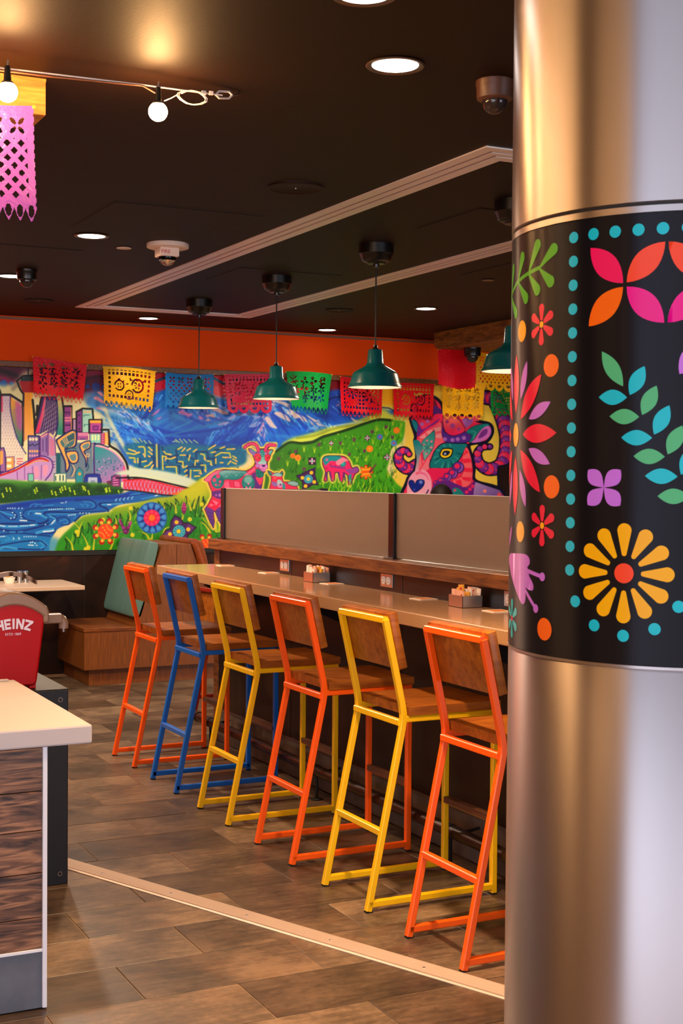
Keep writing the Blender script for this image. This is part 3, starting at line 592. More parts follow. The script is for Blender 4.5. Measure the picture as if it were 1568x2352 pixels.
    m.lines([[(260,1350),(262,1480)],[(345,1345),(350,1470)],[(440,1330),(435,1480)],[(180,1400),(185,1480)]], '8a4a9c', 9)
    m.line([(0,1440),(150,1390),(270,1325),(370,1270),(450,1260),(510,1285)], 'c4141c', 20); m.line([(280,1335),(380,1290),(450,1285),(500,1290)], 'f6a030', 10)
    m.line([(0,1420),(140,1370),(270,1300),(380,1245),(460,1235),(530,1265),(560,1330),(540,1410),(480,1490)], '5a2590', 14)
    m.fill([(295,1420),(355,1420),(358,1500),(300,1500)], '7fc8b0', smooth=False, line='4a3a80', w=8)
    # twin wavy towers
    m.fill([(595,1200),(690,1200),(700,1420),(595,1420)], '0f5f6c', smooth=False)
    m.fill([(640,1090),(810,1090),(980,1100),(985,1480),(640,1480)], '6f8394', smooth=False, soft=1)
    m.fill([(600,1080),(630,1040),(740,970),(790,965),(808,1000),(800,1120),(740,1150),(690,1160),(720,1260),(735,1340),(700,1400),(690,1300),(650,1200)], 'f2b45c', line=N, w=18)
    m.fill([(640,1080),(700,1030),(770,990),(790,1000),(780,1110),(720,1140),(670,1140)], '4a7a80')
    for i in range(7): m.line([(665+i*18,1060-i*10),(690+i*16,1105-i*8)], 'e8c080' if i < 3 else '153a4a', 8)
    m.line([(680,1130),(740,1080),(780,1060)], 'e8c080', 6)
    m.fill([(700,1200),(760,1180),(815,1190),(830,1250),(815,1300),(760,1310),(720,1260)], 'f2b45c', line=N, w=14); m.fill([(735,1235),(770,1215),(800,1215),(805,1270),(765,1285)], '6a8f92')
    m.line([(690,1190),(720,1160),(770,1150),(805,1160)], '1d5f70', 12)
    m.fill([(845,1130),(880,1090),(940,1075),(960,1090),(950,1145),(910,1170),(890,1190),(920,1240),(925,1300),(910,1350),(905,1270),(870,1200)], 'f2b45c', line=N, w=14)
    m.fill([(870,1130),(905,1105),(940,1100),(940,1135),(900,1160)], '6a8f92')
    m.line([(770,1330),(790,1370),(780,1420),(760,1450)], 'e8b878', 9); m.line([(755,1330),(770,1370),(750,1440)], '155a80', 10)
    m.ring(930,1225,16,'e8c890',8); m.line([(925,1300),(938,1350),(915,1390)], '1d5f70', 12)
    # dome
    m.fill([(1000,1490),(998,1130),(1020,1115),(1100,1140),(1190,1180),(1260,1235),(1310,1300),(1340,1400),(1345,1500)], [(1040,1150),'2f9a9a',(1250,1480),'c47ac0'])
    m.fill([(1310,1330),(1330,1390),(1342,1490),(1300,1490)], 'ee4a86', soft=1)
    for _ in range(60):
        x, y = R.uniform(1020,1280), R.uniform(1260,1480); m.dot(x, y, R.uniform(4,10), ['1d5a80','2f7a94','d890cc'][R.integers(3)], al=.9)
    m.line([(1020,1125),(1120,1150),(1220,1205),(1300,1290)], 'ee9ac0', 14)
    m.line([(1000,1490),(995,1130),(1015,1105)], '5a1f78', 18); m.line([(1005,1105),(1060,1110),(1150,1140)], N, 16)
    m.line([(1155,1110),(1180,1135),(1260,1190),(1330,1290),(1355,1380),(1365,1480),(1476,1475)], K, 26)
    # small street blocks
    m.fill([(575,1420),(700,1415),(700,1530),(575,1530)], 'dfe8c0', smooth=False, line='1f6a78', w=10); m.lines([[(590,1450),(590,1490)],[(635,1440),(635,1490)],[(668,1440),(668,1490)]], '1f5f68', 14)
    m.fill([(800,1410),(840,1350),(880,1400),(880,1520),(800,1520)], '2f94a4', smooth=False, line='1d5560', w=8); m.dot(842,1422,16,'e8a030')
    m.fill([(900,1530),(905,1440),(940,1425),(1040,1425),(1060,1450),(1062,1530)], '22339a', line=N, w=8); m.fill([(930,1530),(935,1460),(1030,1460),(1032,1530)], 'b4c0d8', smooth=False); m.fill([(955,1530),(960,1490),(1005,1490),(1010,1530)], '8a94c0', smooth=False)
    m.fill([(1180,1560),(1180,1450),(1270,1410),(1278,1570)], '8a2a78', smooth=False, line='1d5a6c', w=12); m.lines([[(1200,1470),(1250,1460)],[(1200,1490),(1250,1485)],[(1200,1515),(1250,1512)],[(1200,1540),(1250,1538)]], 'e89ac8', 8)
    m.fill([(1130,1500),(1180,1490),(1180,1560),(1130,1560)], '6a2a4a', smooth=False)
    # bank of shrubs
    m.fill([(-620,1490),(0,1480),(300,1500),(700,1510),(1100,1520),(1180,1550),(1290,1570),(1310,1600),(1200,1660),(700,1680),(300,1710),(0,1740),(-620,1760)], [(0,1490),'5aa03a',(0,1600),'164a10'], soft=2)
    for x, y, r in ((60,1570,110),(430,1570,100),(870,1560,90),(620,1590,70),(1080,1580,80),(-250,1580,150)): m.dot(x, y, r, '0f3a0e', ry=r*.45, soft=6, al=.7)
    for _ in range(150): m.dot(R.uniform(-600,1270), R.uniform(1540,1690), R.uniform(3,10), ['2f7a1c','3f8f2a','1d5a14'][R.integers(3)], al=.6)
    for x, y in ((70,1590),(110,1590),(30,1650),(390,1590),(370,1610),(660,1580),(690,1570),(640,1600),(550,1620),(590,1630),(740,1590),(880,1570),(900,1580),(940,1620),(1130,1590),(1160,1590),(1120,1600),(1260,1620),(790,1620),(-120,1600),(-300,1610)):
        for i in range(3): m.dot(x+(i-1)*5, y+(i-1)*16, 8, ['c6e020','a8d41c'][i % 2])
    # ---- river
    m.frame(0, 1090, 5.227)
    m.fill([(-700,400),(0,360),(300,320),(700,275),(1100,255),(1450,230),(1600,190),(1900,200),(2150,240),(2080,270),(1700,330),(1450,360),(1330,420),(1270,450),(1080,470),(960,510),(900,560),(820,600),(700,650),(640,730),(600,800),(590,915),(590,960),(-700,960)], '1765b4', soft=1)
    m.fill([(0,370),(400,320),(900,270),(1400,240),(1600,200),(1500,290),(1100,300),(700,330),(300,400),(0,420)], '0d2f9a', soft=3, al=.8)
    m.fill([(-700,780),(600,740),(600,960),(-700,960)], '1a86c4', soft=5, al=.7)
    Dk, Lt, Wt = '0c2f7c', '3fa0dc', 'd4e8f2'
    for q, w in (([(1010,470),(700,450),(560,450),(530,480),(570,530),(560,560),(440,590),(0,590)],22),([(0,660),(200,680),(420,640),(560,600),(680,560),(670,520),(620,495)],20),([(280,470),(300,430),(420,400),(700,400),(1000,420),(1140,400),(1150,350),(1080,310),(900,310)],14),([(260,490),(320,540),(420,560)],16),([(1480,340),(1220,345),(1200,370),(1280,410),(1300,440)],22),([(1260,440),(1000,450),(820,450)],10),([(360,470),(390,430),(520,420)],12),([(0,850),(300,800),(480,800),(560,850),(540,890),(400,900),(0,880)],16),([(0,720),(200,700),(420,720),(600,740)],14),([(700,520),(780,510),(840,560),(820,600),(740,600)],12),([(0,430),(120,430),(200,490),(170,540),(90,520),(0,450)],14),([(960,500),(900,560)],20),([(660,650),(640,700),(420,710)],14),([(-650,500),(-300,470),(0,520)],18),([(-650,640),(-300,660),(0,640)],18),([(-650,820),(-250,790),(0,810)],16),([(1600,250),(1800,230),(1960,250)],10)): m.line(q, Dk, w, soft=2)
    for q, w in (([(340,480),(370,440),(520,430),(700,415),(900,415)],12),([(600,500),(660,530),(660,570),(600,600)],20),([(420,470),(480,480),(560,520)],26),([(0,620),(200,625),(440,600)],26),([(440,700),(560,670),(640,660)],36),([(1230,360),(1330,355),(1470,345)],22),([(580,480),(800,470),(1000,470)],10),([(120,690),(180,690)],16),([(220,690),(270,685)],14),([(0,440),(80,470),(150,490)],14),([(480,810),(520,850),(490,890)],14),([(520,800),(575,850),(540,900)],10),([(360,390),(380,360),(440,350)],10),([(420,385),(450,360),(500,355)],10),([(500,380),(560,370),(640,365)],8),([(1100,400),(1130,370),(1090,330),(1000,320)],8),([(1040,390),(1060,370),(1020,350)],8),([(990,385),(1000,370),(960,355)],7),([(720,560),(790,540),(810,580),(760,590)],10),([(880,530),(910,500),(900,490)],8),([(0,890),(60,870),(200,890)],26),([(220,740),(240,770),(210,790)],12),([(150,745),(170,770),(140,790)],12),([(0,750),(80,745),(120,775),(60,790)],10),([(-600,600),(-200,590)],22),([(-600,740),(-200,720)],26),([(-500,880),(-100,880)],24),([(1700,290),(1860,260),(1960,240)],10),([(1560,240),(1680,230)],8)): m.line(q, Lt, w, soft=2, al=.9)
    for q, w in (([(240,550),(320,555)],14),([(620,590),(655,550)],14),([(520,685),(600,680),(640,670)],16),([(430,465),(490,470)],14),([(0,610),(60,622)],10),([(1290,362),(1330,362)],12),([(220,760),(236,775)],9),([(160,760),(168,778)],9),([(0,745),(60,742)],8),([(730,340),(760,340)],8),([(780,340),(800,330),(790,320)],6),([(340,845),(400,850)],12),([(360,610),(415,605)],12),([(1860,255),(1890,245)],10)): m.line(q, Wt, w, soft=1.2, al=.95)
    for a, b, n in (((590,420),(745,412),7),((110,620),(200,620),5),((250,615),(330,615),4),((245,460),(255,520),3),((95,405),(180,405),4),((225,405),(265,405),2),((960,463),(1070,463),4),((290,745),(430,745),6),((820,490),(900,480),5),((545,600),(560,600),1),((800,410),(880,410),4)):
        for t in np.linspace(0, 1, n): m.dot(a[0]+(b[0]-a[0])*t, a[1]+(b[1]-a[1])*t, 8, 'a8d4ee')
    m.dots([(45,675),(150,455),(180,485),(170,515),(130,525),(365,815),(390,810),(420,825),(440,850)], 8, 'bfe0f0')
    for i in range(5): m.line([(1395+i*48,320-i*6),(1385+i*48,305-i*6),(1405+i*48,290-i*6)], '8cc8ea', 9)
    # ---- red lattice bridge
    m.frame(200, 1100, 4.9)
    m.fill([(395,-40),(700,-30),(900,20),(1150,110),(1250,40),(1000,-60),(600,-120),(330,-70)], 'cfdcc4', soft=2)
    m.fill([(405,20),(640,10),(800,45),(980,90),(1130,112),(1030,165),(960,185),(780,165),(600,135),(400,125)], 'c77fa8', smooth=False)
    for i in range(9): m.fill([(700+i*38,130+i*4),(720+i*38,95+i*4),(745+i*38,135+i*4),(720+i*38,160+i*2)], 'b9b8c0', smooth=False, al=.9)
    for i in range(15):
        x = 430+i*42; t = 15+max(0,i-4)*8; b = 125+max(0, i-3)*5
        m.line([(x,t),(x-10,(t+b)/2),(x+8-(i>9)*20,b)], 'd8182c', 13); m.line([(x+14,t),(x+22,(t+b)/2),(x-4,b)], 'e02434', 9)
    m.line([(405,20),(640,8),(820,45),(1000,90),(1130,112)], 'd8182c', 14); m.line([(960,175),(1020,160),(1060,140)], 'f05a20', 18)
    m.line([(330,-10),(560,-15),(760,15),(960,60),(1160,108)], '14101c', 20); m.line([(390,120),(560,135),(720,158),(860,180),(960,185)], '1a0f18', 16)
    # ---- meadow in front
    m.frame(200, 1100, 4.9)
    m.fill([(-60,900),(-345,900),(-340,740),(-280,640),(-200,560),(-60,430),(60,400),(250,375),(300,330),(420,300),(640,250),(800,210),(960,195),(1060,140),(1200,60),(1300,-20),(1360,60),(1420,150),(1340,300),(1400,420),(1560,600),(1800,640),(1800,900)], [(600,220),'b8b81c',(640,480),'2f8f1c'], soft=2)
    m.fill([(1200,60),(1280,10),(1340,60),(1330,260),(1180,300),(1040,200)], 'c8c81c', soft=6, al=.7)
    flow(650, (130,1160,545,1268), lambda x, y: -78, ['2f9418','1d7010','135a0c','52aa1a','3a9e1e','86bc1c'], 20, 4.5, al=.75, ok=lambda x, y: y > 24 + np.interp(x, [143,159,188,212,251,261,286,330,363,396,416,445,465], [1230,1214,1188,1182,1176,1167,1161,1151,1143,1140,1128,1112,1096]))
    m.frame(200, 1100, 4.9)
    m.fill([(740,830),(690,700),(760,500),(830,420),(900,330),(1000,300),(1150,420),(1250,600),(1200,830)], '1f7f20', soft=8, al=.6)
    G, YG = '0d3a0c', 'c4c422'
    for x, y, h, d in ((820,280,90,-20),(860,290,70,20),(540,330,60,-20),(560,340,50,15),(380,420,100,-10),(460,440,110,30),(260,440,80,-30),(320,430,70,10),(120,470,80,20),(30,520,90,-20),(-60,560,100,10),(-120,640,90,-30),(-220,700,90,-30),(1010,240,60,-20),(1130,220,90,-20),(1190,260,120,30),(1240,250,180,20),(1300,250,180,10),(1330,250,120,-30),(920,290,70,-50),(960,280,60,-20)):
        m.line([(x-26,y+h),(x-8,y+h*.3),(x+d,y-h*.3),(x+14,y+h*.3),(x+22,y+h)], G, 13, 7, soft=1)
    for q in ([(840,420),(870,330),(850,270)],[(1000,380),(990,300),(930,250)],[(1170,350),(1140,250),(1120,200)],[(1200,330),(1215,250),(1260,140)],[(480,500),(485,400),(455,350)],[(20,800),(-10,700),(-60,610)],[(70,800),(80,700),(90,620)],[(260,800),(290,720),(310,650)],[(-160,800),(-180,720),(-240,650)],[(-100,640),(-90,560),(-165,480)],[(-110,640),(-80,540),(-50,480)],[(320,560),(330,480),(310,420)],[(700,680),(660,620),(560,580)],[(720,690),(735,640),(730,600)],[(1390,600),(1360,520),(1280,420)],[(1380,600),(1330,520),(1270,480)],[(860,610),(880,560),(930,540)],[(1060,470),(1080,420),(1060,390)]): m.line(q, YG, 22, 4, soft=1)
    for q in ([(540,580),(600,590),(660,690)],[(1270,470),(1340,500),(1400,600)],[(1280,410),(1340,440),(1395,560)]): m.line(q, G, 7)
    m.fill([(1430,590),(1440,530),(1470,480),(1500,530),(1500,590),(1470,610)], 'b8c828', line=G, w=7); m.line([(1470,500),(1470,600)], '3a8a18', 14, 5)
    m.dots([(180,460),(490,330),(510,630),(1155,455),(1290,285),(1525,595),(15,770),(-115,395+200),(-15,640+150)], 24, 'd0cc20')
    # orange ladybird-like sun flowers
    def sunny(cx, cy, r):
        for k in range(8):
            t = k*np.pi/4 + .35; m.dot(cx+1.42*r*np.cos(t), cy+1.42*r*np.sin(t), r*.36, 'b01010'); m.dot(cx+1.24*r*np.cos(t), cy+1.24*r*np.sin(t), r*.22, 'f6b63a')
        m.dot(cx, cy, r, 'f04a12'); m.dots([(cx-.35*r+.24*r*i, cy-.5*r+.33*r*i) for i in range(4)], r*.12, 'ff9a30')
        for sg in (1, -1): m.line([(cx+sg*.1*r,cy-sg*.8*r),(cx+sg*.35*r,cy-sg*.3*r),(cx+sg*.8*r,cy-sg*.1*r)], 'ff8a28', r*.16)
    sunny(208,592,88)
    m.frame(340, 1220, 7.84); sunny(1045,260,125); m.frame(200, 1100, 4.9)
    # lupins
    for a, b in (((368,462),(430,600)),((492,490),(440,600))):
        for t in np.linspace(0, 1, 9): m.dot(a[0]+(b[0]-a[0])*t, a[1]+(b[1]-a[1])*t, 11+14*t, ['c0308a','8a1f6a','6a1f5c'][min(2,int(t*3))])
    for _ in range(60): t = R.uniform(); s_ = R.integers(2); m.dot((368 if s_ else 492)+((430 if s_ else 440)-(368 if s_ else 492))*t+R.normal(0,8+10*t), 465+135*t, 6, ['b03a9a','4a1450'][R.integers(2)])
    m.fill([(1090,260),(1115,310),(1115,360),(1090,400),(1062,350),(1072,300)], '7a1f5c'); m.dots([(1090,270),(1080,290),(1100,290),(1072,315),(1092,315),(1110,318),(1080,345),(1102,345)], 9, 'd03a8a')
    # blue rosette
    m.dot(728,438,170,'2272c0',ry=178); m.ring(728,438,168,'0f4a90',6)
    for k in range(12):
        t = k*np.pi/6 + .2; m.line([(728+98*np.cos(t),438+98*np.sin(t)),(728+150*np.cos(t),438+155*np.sin(t))], '0c2f8a', 30, 12, soft=2); m.dot(728+135*np.cos(t+.26),438+140*np.sin(t+.26),26,'4a92d4',soft=3)
    m.dot(728,438,92,'d8145e'); m.dots([(728+68*np.cos(k*.785),438+68*np.sin(k*.785)) for k in range(8)], 15, 'f04a6a'); m.dot(728,438,46,'e83a1c'); m.dot(728,438,33,'ff7a1c')
    # purple four-point flower
    m.fill([(985,410),(1050,440),(1085,495),(1130,490),(1228,545),(1170,610),(1130,640),(1140,680),(1090,700),(900,690),(845,640),(880,580),(935,560),(940,480)], '4a1f5c', smooth=False, line='1f0a2c', w=10)
    for q in ([(990,440),(1040,470),(1060,510),(1000,520),(965,510)], [(1140,510),(1200,548),(1150,600),(1110,560)], [(880,600),(940,580),(950,640),(870,640)], [(1060,660),(1120,650),(1120,690)]): m.fill(q, '6f3a80', al=.8)
    m.dots([(1006,488),(1138,568),(932,622)], 22, 'f2c01c'); m.dot(1034,592,72,'4fb4c4'); m.ring(1034,592,72,'1a4a70',5); m.dots([(1034+50*np.cos(k*.628),592+50*np.sin(k*.628)) for k in range(10)], 9, '1d7f98'); m.dot(1030,590,28,'123a50'); m.dot(1030,590,23,'f6d01c')
    m.fill([(345,720),(390,735),(350,800)], '4a1848', smooth=False)
    # ---- ewe and lamb
    m.frame(440, 990, 7.127)
    body = [(200,800),(290,720),(400,650),(520,630),(700,640),(880,655),(960,620),(1020,570),(1040,510),(1020,440),(1000,390),(940,330),(930,290),(980,290),(1060,350),(1090,320),(1060,250),(1000,220),(880,270),(860,250),(960,200),(1050,205),(1110,290),(1185,290),(1240,220),(1370,215),(1365,250),(1280,250),(1230,310),(1310,300),(1335,310),(1290,400),(1280,450),(1240,510),(1245,620),(1215,660),(1170,690),(1165,800),(1140,950),(1140,1100),(520,1110),(480,1250),(520,1480),(480,1530),(430,1440),(380,1310),(355,1330),(375,1480),(355,1590),(300,1490),(210,1280),(270,1200),(330,1080),(330,990),(290,900),(270,840)]
    m.line(body + body[:1], 'f0cf58', 70, soft=4, smooth=False)
    m.fill(body, 'e0305c', smooth=False, line='2a1030', w=13)
    m.fill([(210,800),(300,715),(400,655),(500,640),(480,680),(360,740),(280,830)], 'ee6a92')
    m.fill([(450,690),(520,645),(700,645),(880,660),(900,680),(800,770),(700,800),(560,790),(500,840),(480,800)], [(640,650),'8ab8b4',(660,790),'1d8484'], line='1a4a58', w=6)
    for i in range(5): m.fill([(540+i*80,740-i*8),(580+i*80,700-i*6),(600+i*80,740-i*8),(560+i*80,780-i*12)], '3fa09c' if i % 2 else '66b4ac', smooth=False, line='145a60', w=5)
    m.dot(425,825,105,'1f8a8c',ry=120); m.ring(425,825,102,'134a58',7); m.line([(470,800),(440,830),(430,870),(480,870),(510,830),(490,790),(440,770)], '134a58', 9)
    for x, y, r in ((432,740,34),(372,803,30),(464,830,22),(397,882,21),(452,884,14)): m.dot(x, y, r, 'e0407c')
    for q in ([(530,850),(600,810),(640,930),(540,930)], [(700,820),(780,840),(800,920),(690,900)], [(850,720),(960,650),(1030,590),(1040,640),(900,730)]): m.fill(q, 'f26a92', smooth=False, al=.9)
    for x in (620,690,790): m.line([(x,810),(x+8,930)], 'b01448', 8)
    m.dot(930,850,112,'1f8080',ry=130); m.dot(925,790,70,'86bcb0',soft=4,al=.9); m.ring(928,850,110,'134a58',6); m.dots([(930,860),(898,925),(957,925)], 17, 'f07aa0'); m.lines([[(860,780),(925,850)],[(990,780),(925,850)],[(850,870),(880,900)],[(990,870),(970,900)]], '5fb0a4', 9)
    m.fill([(980,720),(1040,680),(1060,800),(1140,870),(1130,950),(1040,950),(1030,820)], '6a2f86'); m.fill([(1060,760),(1160,740),(1150,840),(1110,880)], 'f0406a')
    m.fill([(1055,620),(1170,680),(1170,740),(1110,765),(1060,740)], '158078', line='134a58', w=6); m.dots([(1085,690),(1130,690),(1105,735)], 14, '0d5a5c')
    m.fill([(335,990),(520,975),(522,1090),(440,1110),(345,1060)], '6a2f86'); m.dots([(465,1050)], 26, 'b07ac4'); m.dots([(400,1050)], 15, 'b07ac4')
    m.fill([(340,1110),(420,1140),(520,1120),(500,1200),(400,1290),(330,1290),(250,1250)], 'e01f4c')
    for q in ([(330,1120),(440,1170),(400,1220)], [(300,1190),(370,1210),(300,1240)], [(430,1240),(500,1180),(490,1230)]): m.fill(q, 'f27a96', smooth=False)
    m.fill([(225,1270),(260,1245),(360,1300),(350,1400),(370,1500),(350,1570),(300,1480)], '6a3a92'); m.fill([(390,1310),(465,1245),(480,1300),(515,1480),(480,1520),(430,1430)], '6a3a92')
    for i in range(4): m.lines([[(255+i*15,1320+i*60),(350,1350+i*60)],[(395+i*10,1300+i*55),(490,1340+i*55)]], '3a1a58', 7)
    # head
    m.fill([(1000,400),(1050,360),(1110,310),(1190,310),(1240,360),(1290,400),(1270,470),(1225,510),(1240,600),(1210,650),(1160,665),(1110,630),(1050,540),(1020,450)], 'c770b8', smooth=True, line='2a1030', w=9)
    m.fill([(1120,320),(1190,320),(1200,420),(1220,530),(1110,540),(1090,520),(1135,450)], [(1150,330),'2f9a92',(1150,540),'a8cfc4'])
    for i in range(4): m.line([(1125,340+i*22),(1155,355+i*22),(1195,340+i*22)], '1a7474', 7)
    m.fill([(1020,385),(1090,370),(1135,420),(1120,490),(1060,490),(1030,450)], 'e8304c', line='8a1030', w=6); m.fill([(1205,390),(1270,390),(1280,450),(1240,495),(1200,470)], 'e8304c', line='8a1030', w=6)
    m.line([(1050,415),(1100,440),(1110,450)], '2a1030', 13); m.line([(1062,422),(1085,435)], 'f0c83c', 7); m.line([(1240,445),(1262,425)], '2a1030', 12)
    m.fill([(1110,560),(1180,540),(1235,550),(1240,620),(1200,660),(1150,650)], 'dc88c4'); m.fill([(1145,558),(1210,555),(1195,580),(1178,592),(1160,582)], '4a1f7a'); m.line([(1120,615),(1180,635),(1235,620)], '8a2a70', 7); m.dot(1070,570,26,'c07ac4')
    m.fill([(940,300),(990,295),(1050,360),(1010,400),(960,360)], '8f70b4'); m.fill([(960,290),(1040,330),(1055,350),(1000,330)], '4fa8a4'); m.fill([(1325,305),(1290,390),(1260,350),(1290,320)], '5fb0ac')
    for h in ([(870,265),(940,215),(1020,210),(1070,250),(1095,330)], [(1365,235),(1290,225),(1230,250),(1205,320)]):
        m.line(h, '5a1448', 58); m.line(h, 'c8408e', 42)
        p = m.spline(np.array(h, float), False, 5)
        for i in range(0, len(p), 3): m.dot(p[i][0], p[i][1], 19, 'f03c64')
    lam = [(1240,650),(1290,660),(1340,690),(1400,680),(1450,690),(1480,650),(1500,690),(1480,760),(1500,830),(1570,830),(1650,850),(1720,900),(1760,1000),(1260,1000),(1300,820),(1300,750),(1260,700)]
    m.line(lam, 'f0cf58', 60, soft=4, smooth=False); m.fill(lam, 'e0305c', smooth=False, line='1a2a3c', w=11)
    m.fill([(1250,660),(1300,680),(1320,730),(1275,710)], '1f7f7c'); m.fill([(1440,710),(1490,665),(1485,720),(1455,745)], '1f7f7c'); m.fill([(1320,740),(1370,690),(1440,690),(1470,740)], '8fc0b8')
    m.fill([(1310,750),(1370,735),(1410,770),(1390,825),(1330,820)], 'e8304c'); m.fill([(1410,760),(1465,745),(1470,790),(1430,800)], 'e8304c'); m.dot(1362,770,14,'f4b8a0'); m.dot(1362,770,7,'2a1030')
    m.fill([(1400,810),(1450,800),(1490,860),(1470,920),(1410,910)], 'a8c8c4'); m.fill([(1410,880),(1470,860),(1480,910),(1440,930)], 'dc88b8'); m.dot(1455,880,15,'4a1f7a'); m.fill([(1310,830),(1390,850),(1390,910),(1330,890)], '8f70b4'); m.fill([(1490,850),(1530,880),(1530,950),(1490,950)], '2f9494')
    m.frame(620, 800, 4.612); m.fill([(180,1430),(230,1405),(290,1420),(300,1450),(250,1460)], '8fb4ae', line='16303c', w=6)
    # ---- big ram
    m.frame(880, 760, 5.227)
    BK, PK, PU, LP = '0f1030', 'f02a5c', '7a2a92', 'a86ab8'
    m.line([(330,1080),(370,1250),(380,1340),(370,1480),(300,1700),(290,1850),(300,2100)], 'f0cf58', 120, soft=10, al=.8)
    # far horn (left curl) and near horn (right curl) as fat segmented tubes
    def horn(path, w, n, inner=True):
        p = m.spline(np.array(path, float), False, 12); d = np.hypot(*np.diff(p, axis=0).T); cum = np.r_[0, np.cumsum(d)]
        ws = np.interp(cum, np.linspace(0, cum[-1], len(w)), w)
        for i in range(len(p)): m.dot(p[i][0], p[i][1], ws[i]/2 + 16, BK)
        for k in range(n + 1):
            u = cum[-1]*k/n; q = np.array([np.interp(u, cum, p[:, 0]), np.interp(u, cum, p[:, 1])]); r = np.interp(u, cum, ws)/2
            m.dot(q[0], q[1], r*1.04, '4a1248'); m.dot(q[0], q[1], r*.97, PK if k % 2 else PU); m.dot(q[0]-r*.2, q[1]-r*.25, r*.55, 'f65a7c' if k % 2 else LP, soft=3, al=.55)
            for a in (-.5, .5): m.dot(q[0]+r*a*.9, q[1]+r*a*.5, r*.17, 'b05ab0' if k % 2 else 'f04a80')
    m.frame(880, 760, 5.227)
    horn([(1240,800),(1340,830),(1430,1040),(1470,1200),(1480,1350),(1460,1500),(1400,1620),(1270,1660),(1160,1600),(1130,1480),(1180,1400),(1280,1390)], [150,170,165,160,150,150,150,150,130,100,70,52], 24)
    m.fill([(1380,1650),(1440,1620),(1700,1600),(1700,2120),(1400,2120),(1380,1800)], '2a1509', line=BK, w=26)
    flow(90, (1152,1085,1250,1165), lambda x, y: 70, ['4a2a12','6a3f1c','1c0d06'], 9, 3, al=.7)
    m.frame(880, 760, 5.227)
    horn([(390,1600),(340,1640),(280,1650),(210,1600),(180,1520),(210,1450),(270,1440),(310,1480)], [105,120,125,115,100,85,70,52], 11)
    # crown and head
    m.fill([(330,1080),(330,1000),(350,860),(420,800),(520,780),(620,800),(700,880),(730,1000),(800,1000),(930,1000),(1080,1020),(1130,1080),(1280,1120),(1310,1220),(1240,1330),(1100,1350),(1030,1380),(1060,1500),(1090,1650),(1110,1800),(1400,1900),(1400,2120),(290,2120),(285,1800),(370,1680),(400,1500),(375,1330),(385,1260)], 'e8305c', line=BK, w=38)
    m.fill([(370,860),(450,800),(540,790),(620,830),(660,920),(690,1010),(540,1080),(420,1010)], '8a1040'); m.dots([(430,880),(520,850),(590,920),(480,940)], 20, 'b04a8a'); m.fill([(600,900),(690,940),(720,1000),(610,1010)], '5a2a86')
    m.fill([(610,1010),(720,1000),(690,1070),(560,1170),(430,1220),(400,1130),(470,1170),(570,1130)], PK); m.dots([(465,1120),(530,1085)], 22, LP)
    m.fill([(335,1070),(380,1070),(415,1120),(415,1230),(370,1180)], '148a94', line=BK, w=10); m.fill([(420,1120),(470,1180),(560,1130),(680,1050),(640,1100),(500,1190),(410,1270)], PU)
    m.fill([(720,1010),(800,1000),(900,1060),(970,1150),(980,1200),(900,1250),(800,1250),(730,1180)], [(850,1040),'f27a6a',(840,1240),'e8205c'], line='5a1240', w=8); m.dots([(765,1090),(903,1182)], 20, 'a83a8a'); m.dot(832,1140,30,'a84a96')
    m.fill([(950,1060),(1060,1050),(1070,1100),(1000,1160),(980,1140)], LP); m.fill([(1080,1010),(1160,1020),(1150,1080),(1080,1070)], 'ee5a6a')
    m.fill([(695,1090),(730,1200),(820,1260),(920,1240),(1000,1210),(1060,1270),(1020,1330),(880,1355),(740,1330),(700,1240)], '5a2a8e', line='2a1050', w=9); m.dots([(740,1300),(830,1310),(893,1300),(968,1285)], 24, LP)
    m.fill([(1000,1210),(1100,1140),(1230,1115),(1270,1140),(1160,1200),(1080,1310),(1030,1340),(1060,1260)], '1a9088', line='0d4a58', w=8); m.line([(1020,1230),(1070,1250),(1050,1310)], '0d5a68', 10); m.line([(1060,1200),(1110,1220),(1080,1290)], '4ab8a4', 10)
    m.fill([(1110,1290),(1160,1200),(1250,1140),(1295,1190),(1270,1270),(1170,1330),(1060,1340)], 'd878c8'); m.fill([(1140,1270),(1200,1190),(1250,1180),(1240,1240),(1160,1290)], '8a3a9a')
    # forehead rays
    m.fill([(430,1290),(560,1180),(690,1100),(700,1240),(720,1330),(640,1400),(560,1540),(470,1420)], 'f06070')
    for q in ([(430,1280),(500,1230),(520,1300)], [(510,1210),(590,1180),(560,1270)], [(600,1170),(690,1150),(690,1200),(620,1210)], [(640,1240),(700,1230),(700,1290),(620,1280)]): m.fill(q, 'f2a0a0', smooth=False, al=.9)
    m.fill([(615,1190),(480,1310),(460,1340),(470,1450),(490,1560),(560,1470),(600,1400),(620,1280)], [(600,1200),'1f9088',(500,1550),'8ab8a4'], smooth=False, line='0d5a60', w=7)
    m.dots([(525,1318),(580,1328),(485,1370),(575,1400),(480,1443),(520,1473)], 13, 'f07a98'); m.lines([[(460,1360),(590,1440)],[(520,1330),(530,1470)],[(600,1330),(480,1450)]], '0d6468', 7)
    m.fill([(360,1330),(430,1320),(470,1420),(440,1500),(420,1700),(380,1700),(400,1530)], [(400,1330),'148888',(420,1680),'f0a8b4'])
    m.fill([(440,1490),(480,1560),(540,1520),(560,1640),(480,1690),(420,1690)], 'ee7a86'); m.lines([[(455,1500),(470,1620)],[(520,1540),(440,1660)]], 'f03a58', 12)
    # eye mask
    m.fill([(560,1640),(590,1500),(640,1410),(720,1350),(860,1350),(1010,1360),(960,1460),(900,1560),(820,1640),(700,1650)], '0f7f80', line=BK, w=12)
